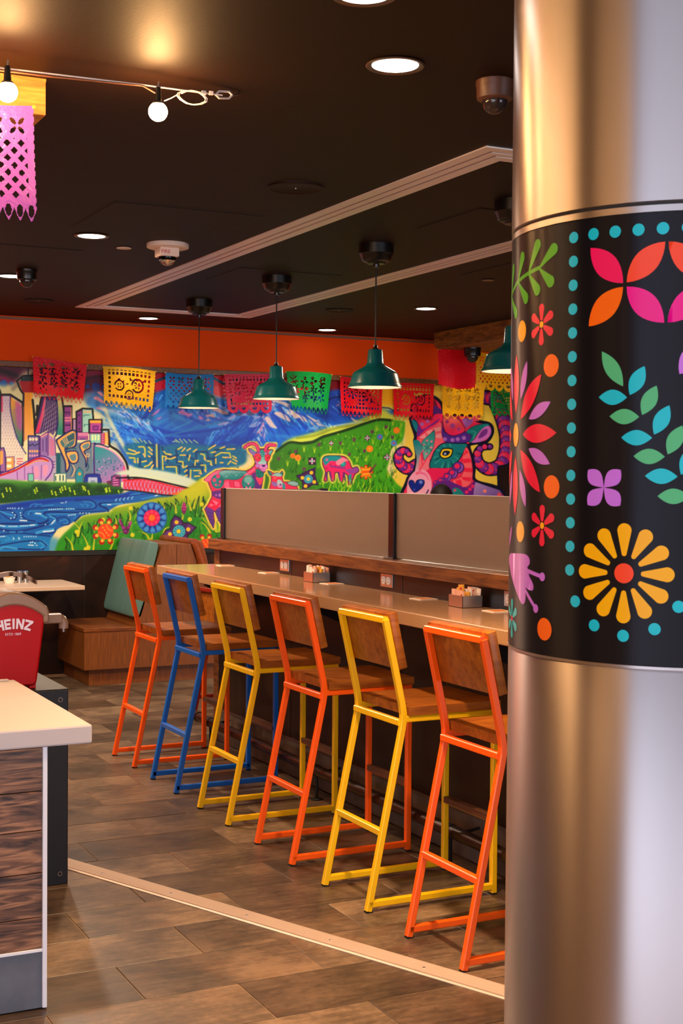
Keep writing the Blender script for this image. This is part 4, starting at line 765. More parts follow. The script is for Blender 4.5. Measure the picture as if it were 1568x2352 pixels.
    for q in ([(610,1520),(660,1500)],[(620,1590),(690,1540)],[(700,1640),(730,1560)],[(780,1640),(780,1570)],[(860,1600),(830,1550)],[(900,1540),(850,1500)],[(640,1430),(700,1440)],[(720,1370),(750,1400)],[(800,1360),(810,1400)]): m.line(q, '4ab0a0', 14, 4, soft=1.4); 
    for q in ([(640,1545),(690,1510)],[(740,1640),(750,1570)],[(830,1620),(810,1560)],[(920,1480),(870,1460)]): m.line(q, '06404c', 16, 5, soft=1.4)
    m.fill([(680,1480),(710,1420),(780,1410),(830,1430),(810,1500),(750,1530),(700,1520)], 'f2cf14', line='0c1020', w=15); m.fill([(705,1480),(730,1440),(800,1445),(780,1490),(735,1500)], '101a3a'); m.dot(742,1475,13,'b0b8d8')
    # cheek
    m.fill([(990,1400),(1040,1480),(1070,1650),(1060,1800),(1000,1870),(900,1870),(830,1800),(930,1750),(965,1650),(940,1560)], 'f86a70', line='b01040', w=6)
    for q in ([(990,1420),(1020,1460),(960,1500)], [(930,1540),(1040,1530),(1055,1580),(960,1590)], [(970,1640),(1070,1650),(1068,1700),(960,1690)], [(930,1750),(1060,1760),(1040,1810),(960,1790)], [(860,1800),(930,1780),(950,1860),(900,1870)]): m.fill(q, 'f02048', smooth=False, al=.9)
    m.fill([(540,1660),(700,1650),(860,1650),(900,1700),(760,1760),(640,1800),(590,1780)], 'e8205c')
    for i, (x, y, r) in enumerate(((900,1640,72),(835,1715,60),(770,1755,52),(690,1800,40),(630,1830,34))):
        m.dot(x, y, r, '2a1050'); m.dot(x, y, r*.9, '6a3496'); m.line([(x+r*.2,y+r*.65),(x+r*.62,y+r*.2),(x+r*.6,y-r*.4)], LP, r*.2, soft=1.5); m.dot(x-r*.2, y-r*.25, r*.42, PK)
    m.fill([(600,1850),(760,1800),(860,1830),(1000,1880),(1100,1800),(1120,1900),(1100,2120),(590,2120)], '6a2486'); m.dots([(1000,1935),(1040,1900),(1072,1865)], 22, 'e82a70')
    m.fill([(830,1900),(900,1890),(960,1950),(980,2010),(860,2010)], '1f8a84'); m.dots([(860,1915),(920,1985)], 15, 'e84a70')
    m.fill([(1110,1810),(1250,1860),(1410,1930),(1410,2120),(1110,2120)], [(1150,1830),'b08ac0',(1300,2050),'7a5aa0']); m.dot(1218,1922,22,'f28a80'); m.dot(1390,1965,24,'ee5a60'); m.line([(1110,1800),(1250,1850),(1400,1900)], BK, 28)
    # muzzle
    m.fill([(300,1790),(360,1700),(440,1660),(520,1690),(570,1770),(580,1880),(540,1980),(430,2060),(300,2060),(285,1900)], [(420,1680),'f2a0b8',(420,2000),'f0b0c0']); m.line([(430,1700),(500,1720),(550,1790)], 'f04a80', 30, 10, soft=3, al=.6)
    m.fill([(380,1840),(400,1800),(440,1785),(490,1800),(480,1860),(420,1920),(370,1935),(330,1890),(305,1830),(320,1795),(360,1800)], '102a8c', line='0c1650', w=9, smooth=True); m.dot(450,1815,22,'7a8ad0',soft=3); m.dot(372,1905,10,'5a6ac0',soft=2)
    m.line([(540,1910),(520,1950),(480,1980)], '3a1a5a', 16)
    m.dots([(440,1670),(405,1710)], 18, 'f06a80')
    return np.clip(m.a, 0, 1)
# ================================================================ the room
floor = struct(box('floor', 'grout', -4, 9, -6, WALL_Y+.15, -.12, -.0035))
tile_me = None
for j in range(-5, 25):
    y0 = 3.993 + .305*j
    if y0 + .305 > WALL_Y: break
    for i in range(-3, 7):
        x0 = 1.333 + .61*i + (.305 if j % 2 else 0) - .61
        if x0 > 4.6 or x0 < -.62: continue
        if tile_me is None:
            bm = bmesh.new(); bmesh.ops.create_cube(bm, size=1.)
            for v in bm.verts: v.co = Vector((v.co.x*.6065, v.co.y*.3015, v.co.z*.011 - .0055))
            bmesh.ops.bevel(bm, geom=[e for e in bm.edges if e.verts[0].co.z > -.001 and e.verts[1].co.z > -.001], offset=.0012, segments=1, affect='EDGES')
            tile_me = bpy.data.meshes.new('tile'); bm.to_mesh(tile_me); bm.free(); tile_me.materials.append(MATS['floor_tile'])
        o = bpy.data.objects.new('tile', tile_me); COL.objects.link(o); o.parent = floor
        o.location = (x0 + .305, y0 + .1525, random.uniform(-.0006, .0006))
        if random.random() < .5: o.rotation_euler = (0, 0, math.pi)
ceiling = struct(box('ceiling', 'ceiling_paint', -4.15, 9.05, -6, WALL_Y+.15, CEIL, CEIL+.1))
wall = struct(box('wall_back', 'orange_paint', -4, 9, WALL_Y, WALL_Y+.15, 0, CEIL))
struct(box('wall_right', 'wall_dark', 8.9, 9.05, -6, WALL_Y, 0, CEIL)); struct(box('wall_left', 'wall_warm', -4.15, -4, .1, WALL_Y, 0, CEIL))
struct(box('trim_1', 'trim_brown', -4, 8.9, WALL_Y-.022, WALL_Y, CEIL-.030, CEIL-.012))
t = struct(MB().box(-4, 8.9, WALL_Y-.075, WALL_Y, 2.439, 2.4845, .004).build('trim_2', 'rail_wood'))
w2 = struct(box('wall_wainscot', 'wainscot_laminate', -4, 8.9, WALL_Y-.03, WALL_Y, 0, .949))
for x in np.arange(-3.0, 8.8, 1.22): box('panel_joint', 'black_matt', x, x+.006, WALL_Y-.0315, WALL_Y-.029, 0, .949, w2)
struct(box('trim_3', 'black_matt', -4, 8.9, WALL_Y-.04, WALL_Y-.001, .949, .985))
# metal cover strip crossing the floor on a slant
dv = Vector((.3955, -.9184, 0)); nv = Vector((.9184, .3955, 0)); p0 = Vector((1.494, 5.434, 0)) - dv*.5
strip = MB(); L_ = 3.6; wd = .098
prof = [(0, 0), (0, .003), (.006, .006), (.010, .006), (.010, .0045), (.013, .0045), (.013, .0075)]
for k in range(8): u = .019 + k*.0088; prof += [(u, .0075), (u+.001, .0062), (u+.0028, .0062), (u+.0038, .0075)]
prof += [(wd-.010, .0075), (wd-.003, .006), (wd, .002), (wd, 0)]
n_ = len(prof)
strip.add([p0 + nv*u + Vector((0, 0, z)) for u, z in prof] + [p0 + dv*L_ + nv*u + Vector((0, 0, z)) for u, z in prof], [(i, i+1, n_+i+1, n_+i) for i in range(n_-1)])
strip = struct(strip.build('trim_4', 'aluminium'))
for k in range(9):
    c = p0 + dv*(.25+.4*k) + nv*.045
    MB().lathe([(.0055, .0062), (.005, .0088), (.0, .0092)], 10, c).build('screw', 'chrome', strip, smooth=True)

# ================================================================ mural
PX = np.array([[325.84948839, 0.4163127, -790.50784509], [52.18144035, -327.05569206, 1600.67422121], [0.04565339, -0.00264825, 1.0]])   # wall metres -> drawing units
art = paint_mural(); art = np.where(art <= .04045, art/12.92, ((art+.055)/1.055)**2.4)**1.12
gx = np.arange(1.95, 7.37, .00405); gz = np.arange(.9885, 2.4391, .00357)
XX, ZZ = np.meshgrid(gx, gz)
q = PX[:, 0, None, None]*XX + PX[:, 1, None, None]*ZZ + PX[:, 2, None, None]
u = np.clip(q[0]/q[2] - MX0, 0, art.shape[1]-1.001); v = np.clip(q[1]/q[2] - MY0, 0, art.shape[0]-1.001)
iu, iv = u.astype(int), v.astype(int); fu, fv = (u-iu)[..., None], (v-iv)[..., None]
pc = (art[iv, iu]*(1-fu) + art[iv, iu+1]*fu)*(1-fv) + (art[iv+1, iu]*(1-fu) + art[iv+1, iu+1]*fu)*fv
ny_, nx_ = XX.shape; nv_ = nx_*ny_
co = np.stack([XX, np.full_like(XX, WALL_Y-.03), ZZ], -1).reshape(-1, 3).astype(np.float32)
a_ = (np.arange(ny_-1)[:, None]*nx_ + np.arange(nx_-1)).reshape(-1)
quads = np.stack([a_, a_+1, a_+nx_+1, a_+nx_], 1).astype(np.int32)
me = bpy.data.meshes.new('painted_skin'); me.vertices.add(nv_); me.vertices.foreach_set('co', co.reshape(-1))
me.loops.add(quads.size); me.loops.foreach_set('vertex_index', quads.reshape(-1))
me.polygons.add(len(quads)); me.polygons.foreach_set('loop_start', np.arange(0, quads.size, 4, dtype=np.int32))
me.update(calc_edges=True)
at = me.attributes.new('paint', 'FLOAT_COLOR', 'POINT'); at.data.foreach_set('color', np.concatenate([pc.reshape(-1, 3), np.ones((nv_, 1))], 1).astype(np.float32).reshape(-1))
me.materials.append(MATS['mural_paint'])
mural = thing('mural', 'long spray-painted mural of a city, mountains, river, meadow and sheep on the back wall', 'mural', (4.8, WALL_Y, .9885))
sk = bpy.data.objects.new('painted_skin', me); COL.objects.link(sk); sk.parent = mural; sk.location = (-4.8, -WALL_Y, -.9885)
box('backing_board', 'black_matt', 1.94-4.8, 7.375-4.8, -.0295, -.0005, -.003, 1.451, mural)

# ================================================================ bar: partition, counter
PXW = 3.04
part = thing('bar_partition', 'dark half-height partition wall behind the bar, with oak end post', 'partition', (PXW, 5.5, 0))
screen = thing('glass_screen', 'oak rail on the bar partition carrying frosted glass panes in black posts', 'screen', (PXW, 5.5, 1.157))
def P_(name, m, x0, x1, y0, y1, z0, z1, c=0., parent=part): return box(name, m, x0-PXW, x1-PXW, y0-5.5, y1-5.5, z0-parent.location.z, z1-parent.location.z, parent, c)
P_('panel', 'shaded_rust_laminate', PXW, PXW+.07, 3.0, 7.74, .0, 1.157)
for y in (4.25, 5.47, 6.69): P_('panel_joint', 'black_matt', PXW-.0012, PXW, y, y+.004, .2, 1.157)
P_('rail', 'rail_wood', 2.995, 3.165, 2.98, 7.815, 1.157, 1.218, .004, parent=screen)
P_('end_post', 'rail_wood', 3.034, 3.165, 7.735, 7.815, 0, 1.157, .004)
P_('return_panel', 'dark_panel', 3.165, 3.75, 7.745, 7.805, 0, 1.157)
P_('return_rail', 'rail_wood', 3.165, 3.78, 7.735, 7.815, 1.157, 1.218, .004, parent=screen)
y = 7.735; k = 0
while y > 3.05:
    y1 = max(3.0, y-.595); P_('base_tile', 'base_tile', PXW-.005, PXW, y1+.002, y-.002, .002, .188, .002); y = y1
P_('base_trim', 'steel', PXW-.007, PXW, 3.0, 7.735, .188, .199)
GX = 3.075
for (ya, yb) in ((5.66, 7.735), (3.05, 5.60)): P_('glass_pane', 'frosted_glass', GX, GX+.010, ya, yb, 1.222, 1.5225, parent=screen)
for (ya, yb) in ((5.66, 7.735), (3.05, 5.60)): P_('edge_highlight', 'white_edge', GX-.0005, GX+.0105, ya, yb, 1.5225, 1.5245, parent=screen)  # thin white strips stand in for the highlight along the pane tops
P_('glass_pane', 'frosted_glass', GX+.03, 3.73, 7.77, 7.78, 1.222, 1.519, parent=screen)
for y in (7.735, 5.605): P_('post', 'black_plastic', GX-.012, GX+.022, y, y+.052, 1.218, 1.524, .003, parent=screen); P_('post_foot', 'black_plastic', GX-.025, GX+.035, y-.02, y+.072, 1.218, 1.224, .002, parent=screen)
P_('post', 'black_plastic', GX-.012, GX+.022, 3.02, 3.06, 1.218, 1.524, .003, parent=screen)
P_('post', 'black_plastic', 3.725, 3.77, 7.755, 7.795, 1.218, 1.524, .003, parent=screen)
ctr = thing('bar_counter', 'long narrow beige quartz bar counter fixed to the partition', 'counter', (2.84, 5.5, 1.015))
MB().box(2.640-2.84, PXW-.0005-2.84, 3.0-5.5, 7.725-5.5, 0, .055, .004).build('top', 'quartz', ctr)
for y in (7.2, 5.9, 4.6, 3.4):
    MB().prism([(PXW-2.84, 0), (2.74-2.84, 0), (2.74-2.84, -.03), (PXW-2.84, -.16)], 'y', y-5.5-.012, y-5.5+.012).build('bracket', 'black_matt', ctr)
# wall outlets set in the back of the bar
for i, (y, nb) in enumerate(((6.775, 'second coaster from the oak end post'), (5.617, 'middle glass post'), (4.57, 'napkin of sugar sachets beside the steel column'))):
    lab = ('steel outlet plate with two white sockets, nearest the oak end post', 'steel outlet plate with two white sockets, below the black glass post', 'steel outlet plate with white sockets, beside the big steel column')[i]
    o = thing('wall_outlet', lab, 'outlet', (PXW, y, 1.119), 0, 'outlets along the bar')
    MB().box(-.006, .0, -.058, .058, -.031, .031, .002).build('plate', 'steel', o)
    for s in (-1, 1):
        r = MB(); r.prism([(s*.024+.019*math.cos(a)*.92, max(-.019, min(.019, .021*math.sin(a)))) for a in np.linspace(0, 2*math.pi, 20, endpoint=False)], 'x', -.010, -.005)
        r = r.build('socket', 'white_trim', o)
        for dz in (-.006, .006): box('slot', 'black_matt', -.0105, -.0099, s*.024-.004, s*.024+.004, dz-.001, dz+.001, r)
# sugar caddies
for i, (x, y, lab) in enumerate(((2.972, 6.235, 'steel caddy of sugar sachets between the two outlets farthest from the steel column'), (2.970, 4.815, 'steel caddy of sugar sachets standing nearest the big steel column'))):
    o = thing('sugar_caddy', lab, 'caddy', (x, y, 1.07), 0, 'sachet caddies on the bar')
    bx = MB(); hx, hy, h = .048, .055, .049
    for (x0, x1, y0, y1) in ((-hx, -hx+.002, -hy, hy), (hx-.002, hx, -hy, hy), (-hx, hx, -hy, -hy+.002), (-hx, hx, hy-.002, hy)): bx.box(x0, x1, y0, y1, 0, h)
    bx.box(-hx, hx, -hy, hy, 0, .002); bx.build('tray', 'steel', o)
    rr = random.Random(3+i)
    for k in range(15):
        px_, py_ = -.034+.017*(k % 5), -.034+.034*(k//5)
        m_ = ('paper', 'paper_pink', 'paper_yellow', 'paper', 'paper_pink')[(k+i) % 5]; hh = rr.uniform(.062, .082) + (.012 if k in (6, 11) else 0)
        s_ = MB().box(-.0035, .0035, -.016, .016, .003, hh).build('sachet', m_, o, loc=(px_, py_, 0), rot=(rr.uniform(-.12, .12), rr.uniform(-.12, .12), rr.uniform(-.25, .25)))
        if k % 3 == 0: box('sachet_print', 'print_red', -.0037, -.0034, -.008, .006, hh-.022, hh-.012, s_)
# coasters
for (x, y, lab) in ((3.0, 7.545, 'white and orange card coaster on the bar beside the oak end post'), (2.995, 6.89, 'white and orange card coaster beside the outlet nearest the oak end post'), (2.985, 6.09, 'white and orange card coaster beside the sachet caddy farther from the column'), (2.985, 5.185, 'white and orange card coaster alone between the black glass post and the near caddy'), (2.985, 4.60, 'white and orange card coaster between the near caddy and the steel column')):
    o = thing('coaster', lab, 'coaster', (x, y, 1.07), random.uniform(-.1, .1), 'coasters along the bar')
    MB().box(-.045, .045, -.045, .045, 0, .003).build('card', 'paper', o); MB().box(-.030, .034, -.034, .030, .003, .0033).build('print', 'print_orange', o)
# foot rail
fr = thing('foot_rail', 'dark iron pipe foot rail along the base of the bar', 'foot rail', (2.925, 5.5, 0))
MB().tube([(0, 2.30, .145), (0, -2.4, .145)], .027, 18).build('pipe', 'pipe_iron', fr, smooth=True)
MB().tube([(0, 2.34, .145), (0, 2.27, .145)], .031, 18).build('end_cap', 'pipe_iron', fr, smooth=True)
for y in (2.08, .62, -.66, -2.0):
    g = MB().tube([(0, y, .004), (0, y, .125)], .0075, 10).build('stand', 'black_matt', fr, smooth=True)
    MB().lathe([(.030, 0), (.030, .004), (.010, .008)], 20, (0, y, 0)).build('stand_foot', 'black_matt', g, smooth=True)
    MB().tube([(0, y-.012, .145), (0, y+.012, .145)], .0295, 18).build('collar', 'black_matt', g, smooth=True)
    MB().tube([(0, y-.06, .145), (.10, y-.06, .16)], .007, 8).build('wall_bracket', 'black_matt', fr, smooth=True)

# ================================================================ bar stools
def make_stool(col):
    r = thing('bar_stool', '', 'stool', (0, 0, 0), 0, 'bar stools lined up along the bar'); M_ = 'stool_'+col; hw = .1815; t = .024; h = t/2; c = .003
    pr = [(h-c, h), (-h+c, h), (-h, h-c), (-h, -h+c), (-h+c, -h), (h-c, -h), (h, -h+c), (h, h-c)]
    for s in (-1, 1):
        y = s*hw
        g = MB().tube([(-.2588, y, .006), (-.1235, y, .665), (-.1185, y, .695), (-.1185, y, .722), (-.124, y, .757), (-.1965, y, 1.0745)], 0, prof=pr).build('rear_upright', M_, r)
        MB().box(-.258-.012, -.258+.014, y-.0115, y+.0115, 0, .006, .001).build('rubber_foot', 'rubber', g)
        g = MB().bar((.283, y, .006), (.283, y, .715), t).build('front_leg', M_, r)
        MB().box(.271, .295, y-.0115, y+.0115, 0, .006, .001).build('rubber_foot', 'rubber', g)
        MB().bar((-.258, y, .030), (.283, y, .030), t).build('runner', M_, r)
        MB().bar((-.120, y, .703), (.283, y, .703), t).build('side_rail', M_, r)
    MB().bar((-.1965-.000, -hw, 1.0735), (-.1965, hw, 1.0735), t).build('top_rail', M_, r)
    MB().bar((-.128, -hw, .690), (-.128, hw, .690), t).build('rear_rail', M_, r)
    MB().bar((.283, -hw, .703), (.283, hw, .703), t).build('front_rail', M_, r)
    MB().bar((-.201, -hw, .287), (-.201, hw, .287), t).build('brace', M_, r)
    f = MB().bar((.283, -hw, .287), (.283, hw, .287), t).build('footrest', M_, r)
    MB().box(.267, .299, -hw+.012, hw-.012, .299, .303).build('footrest_cover', 'footrest_brown', f)
    MB().box(.2685, .2705, -hw+.012, hw-.012, .279, .299).build('footrest_cover', 'footrest_brown', f)
    # saddle seat, slightly dished
    nx, ny = 14, 12; v, fc = [], []
    X0, X1, Y0, Y1 = -.103, .300, -.197, .197
    for lay in (1, 0):
        for i in range(nx+1):
            for j in range(ny+1):
                a, b = i/nx, j/ny; z = .751 - .007*math.sin(math.pi*min(1, a*1.05))*math.sin(math.pi*b) if lay else .7155
                e = .003 if lay and (i in (0, nx) or j in (0, ny)) else 0
                v.append((X0+(X1-X0)*a, Y0+(Y1-Y0)*b, z-e))
    K = (nx+1)*(ny+1); I = lambda l, i, j: l*K+i*(ny+1)+j
    for i in range(nx):
        for j in range(ny): fc += [(I(0, i, j), I(0, i+1, j), I(0, i+1, j+1), I(0, i, j+1)), (I(1, i, j), I(1, i, j+1), I(1, i+1, j+1), I(1, i+1, j))]
    for i in range(nx): fc += [(I(0, i, 0), I(1, i, 0), I(1, i+1, 0), I(0, i+1, 0)), (I(0, i, ny), I(0, i+1, ny), I(1, i+1, ny), I(1, i, ny))]
    for j in range(ny): fc += [(I(0, 0, j), I(0, 0, j+1), I(1, 0, j+1), I(1, 0, j)), (I(0, nx, j), I(1, nx, j), I(1, nx, j+1), I(0, nx, j+1))]
    MB().add(v, fc).build('seat', 'stool_wood', r, smooth=True)
    # back board on the front of the uprights, leaning with them
    ang = math.atan2(.1965-.124, 1.0745-.757); ca, sa = math.cos(ang), math.sin(ang)
    b = MB().box(.0125, .046, -.196, .196, 0, .214, .004)
    b.v = [(-.124 - (.885-.757)*sa/ca + x*ca - z*sa, y, .885 + z*ca + x*sa) for x, y, z in b.v]
    b.build('backrest', 'stool_wood', r, smooth=True)
    return r
protos = {}
for (yc, col, rz, lab) in ((7.380, 'orange', .0, 'orange-framed bar stool at the open end of the bar, beside the booth bench'), (6.706, 'blue', .0, 'blue-framed bar stool with wooden seat and back'), (6.005, 'yellow', .0, 'yellow-framed bar stool standing next to the blue stool'), (5.299, 'orange', .0, 'orange-framed bar stool between the two yellow stools'), (4.626, 'yellow', .0, 'yellow-framed bar stool between two orange stools'), (3.958, 'orange', .0, 'orange-framed bar stool standing beside the big steel column')):
    if col not in protos: o = protos[col] = make_stool(col)
    else: o = copy_tree(protos[col])
    o['label'] = lab; o.location = (2.595, yc, 0); o.rotation_euler = (0, 0, rz)

# ================================================================ steel column with printed band
CX, CY, CR = 2.197, 2.604, .4
colm = thing('round_column', 'large round brushed-steel column with a dark band of folk-art flowers', 'column', (CX, CY, 0))
MB().lathe([(CR-.002, 0), (CR-.002, 1.186), (CR-.006, 1.192)], 128).build('lower_cladding', 'brushed_steel', colm, smooth=True)
MB().lathe([(CR-.004, 2.188), (CR, 2.190), (CR, CEIL), (CR-.01, CEIL)], 128).build('upper_cladding', 'brushed_steel', colm, smooth=True)
MB().lathe([(CR-.008, 1.19), (CR-.008, 2.19)], 128).build('core', 'black_matt', colm, smooth=True)
MB().lathe([(CR-.006, 2.166), (CR-.0005, 2.167), (CR-.0005, 2.181), (CR-.006, 2.182)], 128).build('joint_ring', 'brushed_steel', colm, smooth=True)
MB().lathe([(CR-.006, 1.190), (CR-.0005, 1.192), (CR-.0005, 1.198), (CR-.004, 1.199)], 128).build('joint_ring', 'brushed_steel', colm, smooth=True)
band = MB().lathe([(CR-.004, 1.199), (CR-.001, 1.200), (CR-.001, 2.165), (CR-.004, 2.166)], 160).build('printed_band', 'dark_film', colm, smooth=True)
PH0 = math.atan2(-CY, -CX)
def decal(name, pts, ink, lift=.0006):
    bm = bmesh.new(); f = bm.faces.new([bm.verts.new((s/100, 0, z/100)) for s, z in pts])
    if len(pts) > 4: bmesh.ops.triangulate(bm, faces=bm.faces[:])
    xs = [p[0]/100 for p in pts]; x = math.ceil(min(xs)/.012)*.012
    while x < max(xs):
        bmesh.ops.bisect_plane(bm, geom=bm.verts[:]+bm.edges[:]+bm.faces[:], plane_co=(x, 0, 0), plane_no=(1, 0, 0)); x += .012
    for v in bm.verts:
        a = PH0 + v.co.x/CR; v.co = Vector(((CR-.001+lift)*math.cos(a), (CR-.001+lift)*math.sin(a), v.co.z))
    for f in bm.faces:
        f.normal_update(); c = f.calc_center_median()
        if f.normal.x*c.x + f.normal.y*c.y < 0: f.normal_flip()
        f.smooth = True
    me = bpy.data.meshes.new(name); bm.to_mesh(me); bm.free(); me.materials.append(MATS['ink_'+ink])
    o = bpy.data.objects.new(name, me); COL.objects.link(o); o.parent = band; return o
def ell(c, rx, ry=None, rot=0., n=28):
    ry = ry or rx; ca, sa = math.cos(rot), math.sin(rot)
    return [(c[0]+rx*math.cos(t)*ca-ry*math.sin(t)*sa, c[1]+rx*math.cos(t)*sa+ry*math.sin(t)*ca) for t in (2*math.pi*k/n for k in range(n))]
def lens(a, b, w, n=12, k=.85, skew=0.):
    a, b = np.array(a, float), np.array(b, float); d = b-a; nn = np.array([-d[1], d[0]])/np.hypot(*d); T = np.linspace(0, 1, n)
    f = lambda t: w*math.sin(math.pi*t**(1+skew))**k
    return [tuple(a+d*t+nn*f(t)) for t in T] + [tuple(a+d*t-nn*f(t)) for t in T[-2:0:-1]]
def tear(a, b, w0, w1, n=10):
    """rounded bar, narrow at a, wide at b"""
    a, b = np.array(a, float), np.array(b, float); d = (b-a)/np.hypot(*(b-a)); nn = np.array([-d[1], d[0]]); a2, b2 = a+d*w0, b-d*w1; out = []
    for t in np.linspace(-math.pi/2, math.pi/2, n): out.append(tuple(b2+d*w1*math.cos(t)+nn*w1*math.sin(t)))
    for t in np.linspace(math.pi/2, 1.5*math.pi, n): out.append(tuple(a2+d*w0*math.cos(t)+nn*w0*math.sin(t)))
    return out
pol = lambda c, r, deg: (c[0]+r*math.cos(math.radians(deg)), c[1]+r*math.sin(math.radians(deg)))
for M_ in (None, 12.0):                     # the panel and its mirror image farther round
    mir = (lambda pts: pts) if M_ is None else (lambda pts: [(2*M_-s, z) for s, z in pts][::-1])
    D = lambda name, pts, ink, lift=.0006: decal(name, mir(pts), ink, lift)
    for k in range(15): D('dot_print', ell((-24.3, 212.9-5.23*k), 1.25, 1.25), 'teal')
    for k in range(6): D('dot_print', ell((-19.1+5.16*k, 213.05), 1.3), 'teal')
    D('petal_print', lens((-19.8, 210.1), (-12.0, 201.9), 2.6), 'pink'); D('petal_print', lens((-11.2, 202.0), (-3.1, 210.2), 2.6), 'coral')
    D('petal_print', lens((-20.0, 193.1), (-12.0, 201.1), 2.6), 'orange'); D('petal_print', lens((-3.1, 193.1), (-11.2, 201.1), 2.6), 'magenta')
    D('petal_print', lens((-2.4, 210.2), (5.7, 202.0), 2.6), 'coral'); D('petal_print', lens((-2.4, 193.1), (5.7, 201.1), 2.6), 'magenta')
    for a, b, c in (((-16.7, 187.5), (-11.7, 179.8), 'green'), ((-17.3, 177.6), (-10.8, 177.4), 'teal'), ((-14.7, 173.4), (-8.1, 173.2), 'green'), ((-12, 168.8), (-5.3, 168.7), 'teal'), ((-9.2, 164.8), (-2.6, 164.7), 'green'), ((-6.7, 160.6), (.1, 160.5), 'teal'), ((-4, 156.3), (2.6, 156.3), 'green'), ((-10.2, 177.9), (-7.1, 184), 'teal'), ((-7.5, 173.6), (-4.5, 179.8), 'green'), ((-4.9, 169.4), (-1.8, 175.6), 'teal'), ((-2, 165.2), (.9, 171.3), 'green'), ((.8, 160.9), (3.7, 167), 'teal')):
        D('leaf_print', lens(a, b, 1.65, k=.9), c)
    D('petal_print', lens((0.2, 182.2), (5, 189), 2.2), 'lilac')
    for sx, sz in ((1, 1), (1, -1), (-1, 1), (-1, -1)): D('petal_print', lens((-15.85, 158.0), (-15.85+sx*3.85, 158+sz*3.85), 1.75, skew=.25), 'lilac')
    c = (-11.0, 139.6)
    for k in range(12): D('petal_print', tear(pol(c, 3.7, 90+30*k), pol(c, 10.8, 90+30*k), .55, 1.6), 'yellow')
    D('flower_centre_print', ell(c, 2.15), 'coral')
    for k in range(5): D('dot_print', ell(pol(c, 13.5, 210+30*k), 1.3), 'teal')
    c = (-47.6, 170.1)
    for k in range(8):
        D('petal_print', lens(pol(c, 5.0, 45*k), pol(c, 18.9, 45*k), 2.15), 'red'); D('petal_print', lens(pol(c, 8.9, 45*k+22.5), pol(c, 18.2, 45*k+22.5), 1.45), 'lilac')
    D('flower_centre_print', ell(c, 2.2, 2.8), 'yellow')
    for c, ink, ci in (((-34.4, 194.7), 'red', 'yellow'), ((-33.3, 149.2), 'red', 'yellow'), ((-49.4, 126.6), 'teal', 'red')):
        for k in range(6): D('petal_print', tear(pol(c, .9, 90+60*k), pol(c, 4.7, 90+60*k), .55, 1.0), ink)
        D('flower_centre_print', ell(c, .75), ci)
    for c, ink, r in (((-43.9, 194.1), 'yellow', 2.5), ((-30.8, 185.2), 'orange', 2.55), ((-30.2, 158.0), 'orange', 2.6), ((-43.6, 147.4), 'yellow', 2.45), ((-32.1, 125.8), 'orange', 2.55), ((-45, 203+40), 'yellow', .01)):
        if r > .1: D('dot_print', ell(c, r), ink)
    for a, b in (((-56, 203.6), (-46.7, 206.1)), ((-47.2, 206.0), (-40.2, 207.1)), ((-40.6, 207.0), (-35.2, 207.7))): D('stem_print', tear(a, b, .45, .45), 'leafgreen')
    for a, b in (((-35.4, 207.6), (-29.2, 211.9)), ((-35.4, 207.4), (-30.3, 203.2)), ((-40.3, 207.1), (-35.6, 214.0)), ((-40.3, 206.9), (-35.4, 201.8)), ((-46.8, 206.1), (-43.4, 212.4)), ((-46.8, 205.9), (-40.7, 200.6)), ((-55.5, 203.8), (-47.5, 198.0)), ((-55, 203.8), (-51.5, 210.9))): D('leaf_print', tear(a, b, .3, 1.35), 'leafgreen', .0007)
    D('petal_print', [tuple(p) for p in Painter.spline(np.array([(-55, 140.4), (-52, 141.8), (-48, 142.1), (-44, 142.3), (-40.5, 142.3), (-38.6, 141.6), (-38.3, 140.2), (-40.2, 138.7), (-38.2, 137.2), (-36.6, 135.6), (-36.7, 134.3), (-38.4, 134.2), (-40.6, 134.6), (-40, 132.6), (-40.6, 131.0), (-42.2, 130.7), (-44.5, 132.3), (-48.5, 135.2), (-52.5, 138.2)], float), True, 4)], 'lilac')
    D('petal_print', lens((-54.5, 143.5), (-50.5, 148.5), 1.0), 'lilac')
    for a, b in (((-40.6, 138.8), (-33.0, 137.6)), ((-41.0, 134.6), (-35.4, 130.2))): D('stem_print', tear(a, b, .45, .45), 'lilac', .0007); D('dot_print', ell(b, 1.0), 'lilac', .0008)
for k in range(4): decal('dot_print', ell((4.5+5.16*k, 213.05), 1.3), 'teal')

# ================================================================ serving counter at the left
sc = thing('service_counter', 'service counter with white solid top, dark plank front and grey tile kick', 'counter', (.55, 4.5, 0))
q = lambda name, m, x0, x1, y0, y1, z0, z1, c=0., p=sc: box(name, m, x0-.55, x1-.55, y0-4.5, y1-4.5, z0, z1, p, c)
q('body', 'dark_panel', -.55, 1.036, 4.062, 4.96, .0, .789)
q('top', 'white_solid', -.6, 1.178, 4.036, 5.04, .789, .846, .006)
q('back_upstand', 'white_solid', -.6, 1.15, 5.005, 5.03, .846, .852, .002)
zz = (.787, .656, .538, .411, .277, .184)
for a, b in zip(zz[:-1], zz[1:]): q('plank', 'plank_wood', -.55, 1.030, 4.050, 4.062, b+.001, a-.001, .0015)
q('kick_tile', 'grey_tile', .44, 1.030, 4.050, 4.062, .004, .174, .0015); q('kick_tile', 'grey_tile', -.16, .437, 4.050, 4.062, .004, .174, .0015)
q('corner_trim', 'white_trim', 1.030, 1.044, 4.044, 4.064, .004, .788, .002)
q('kick_trim', 'white_edge', -.55, 1.032, 4.046, 4.062, .174, .183, .001)
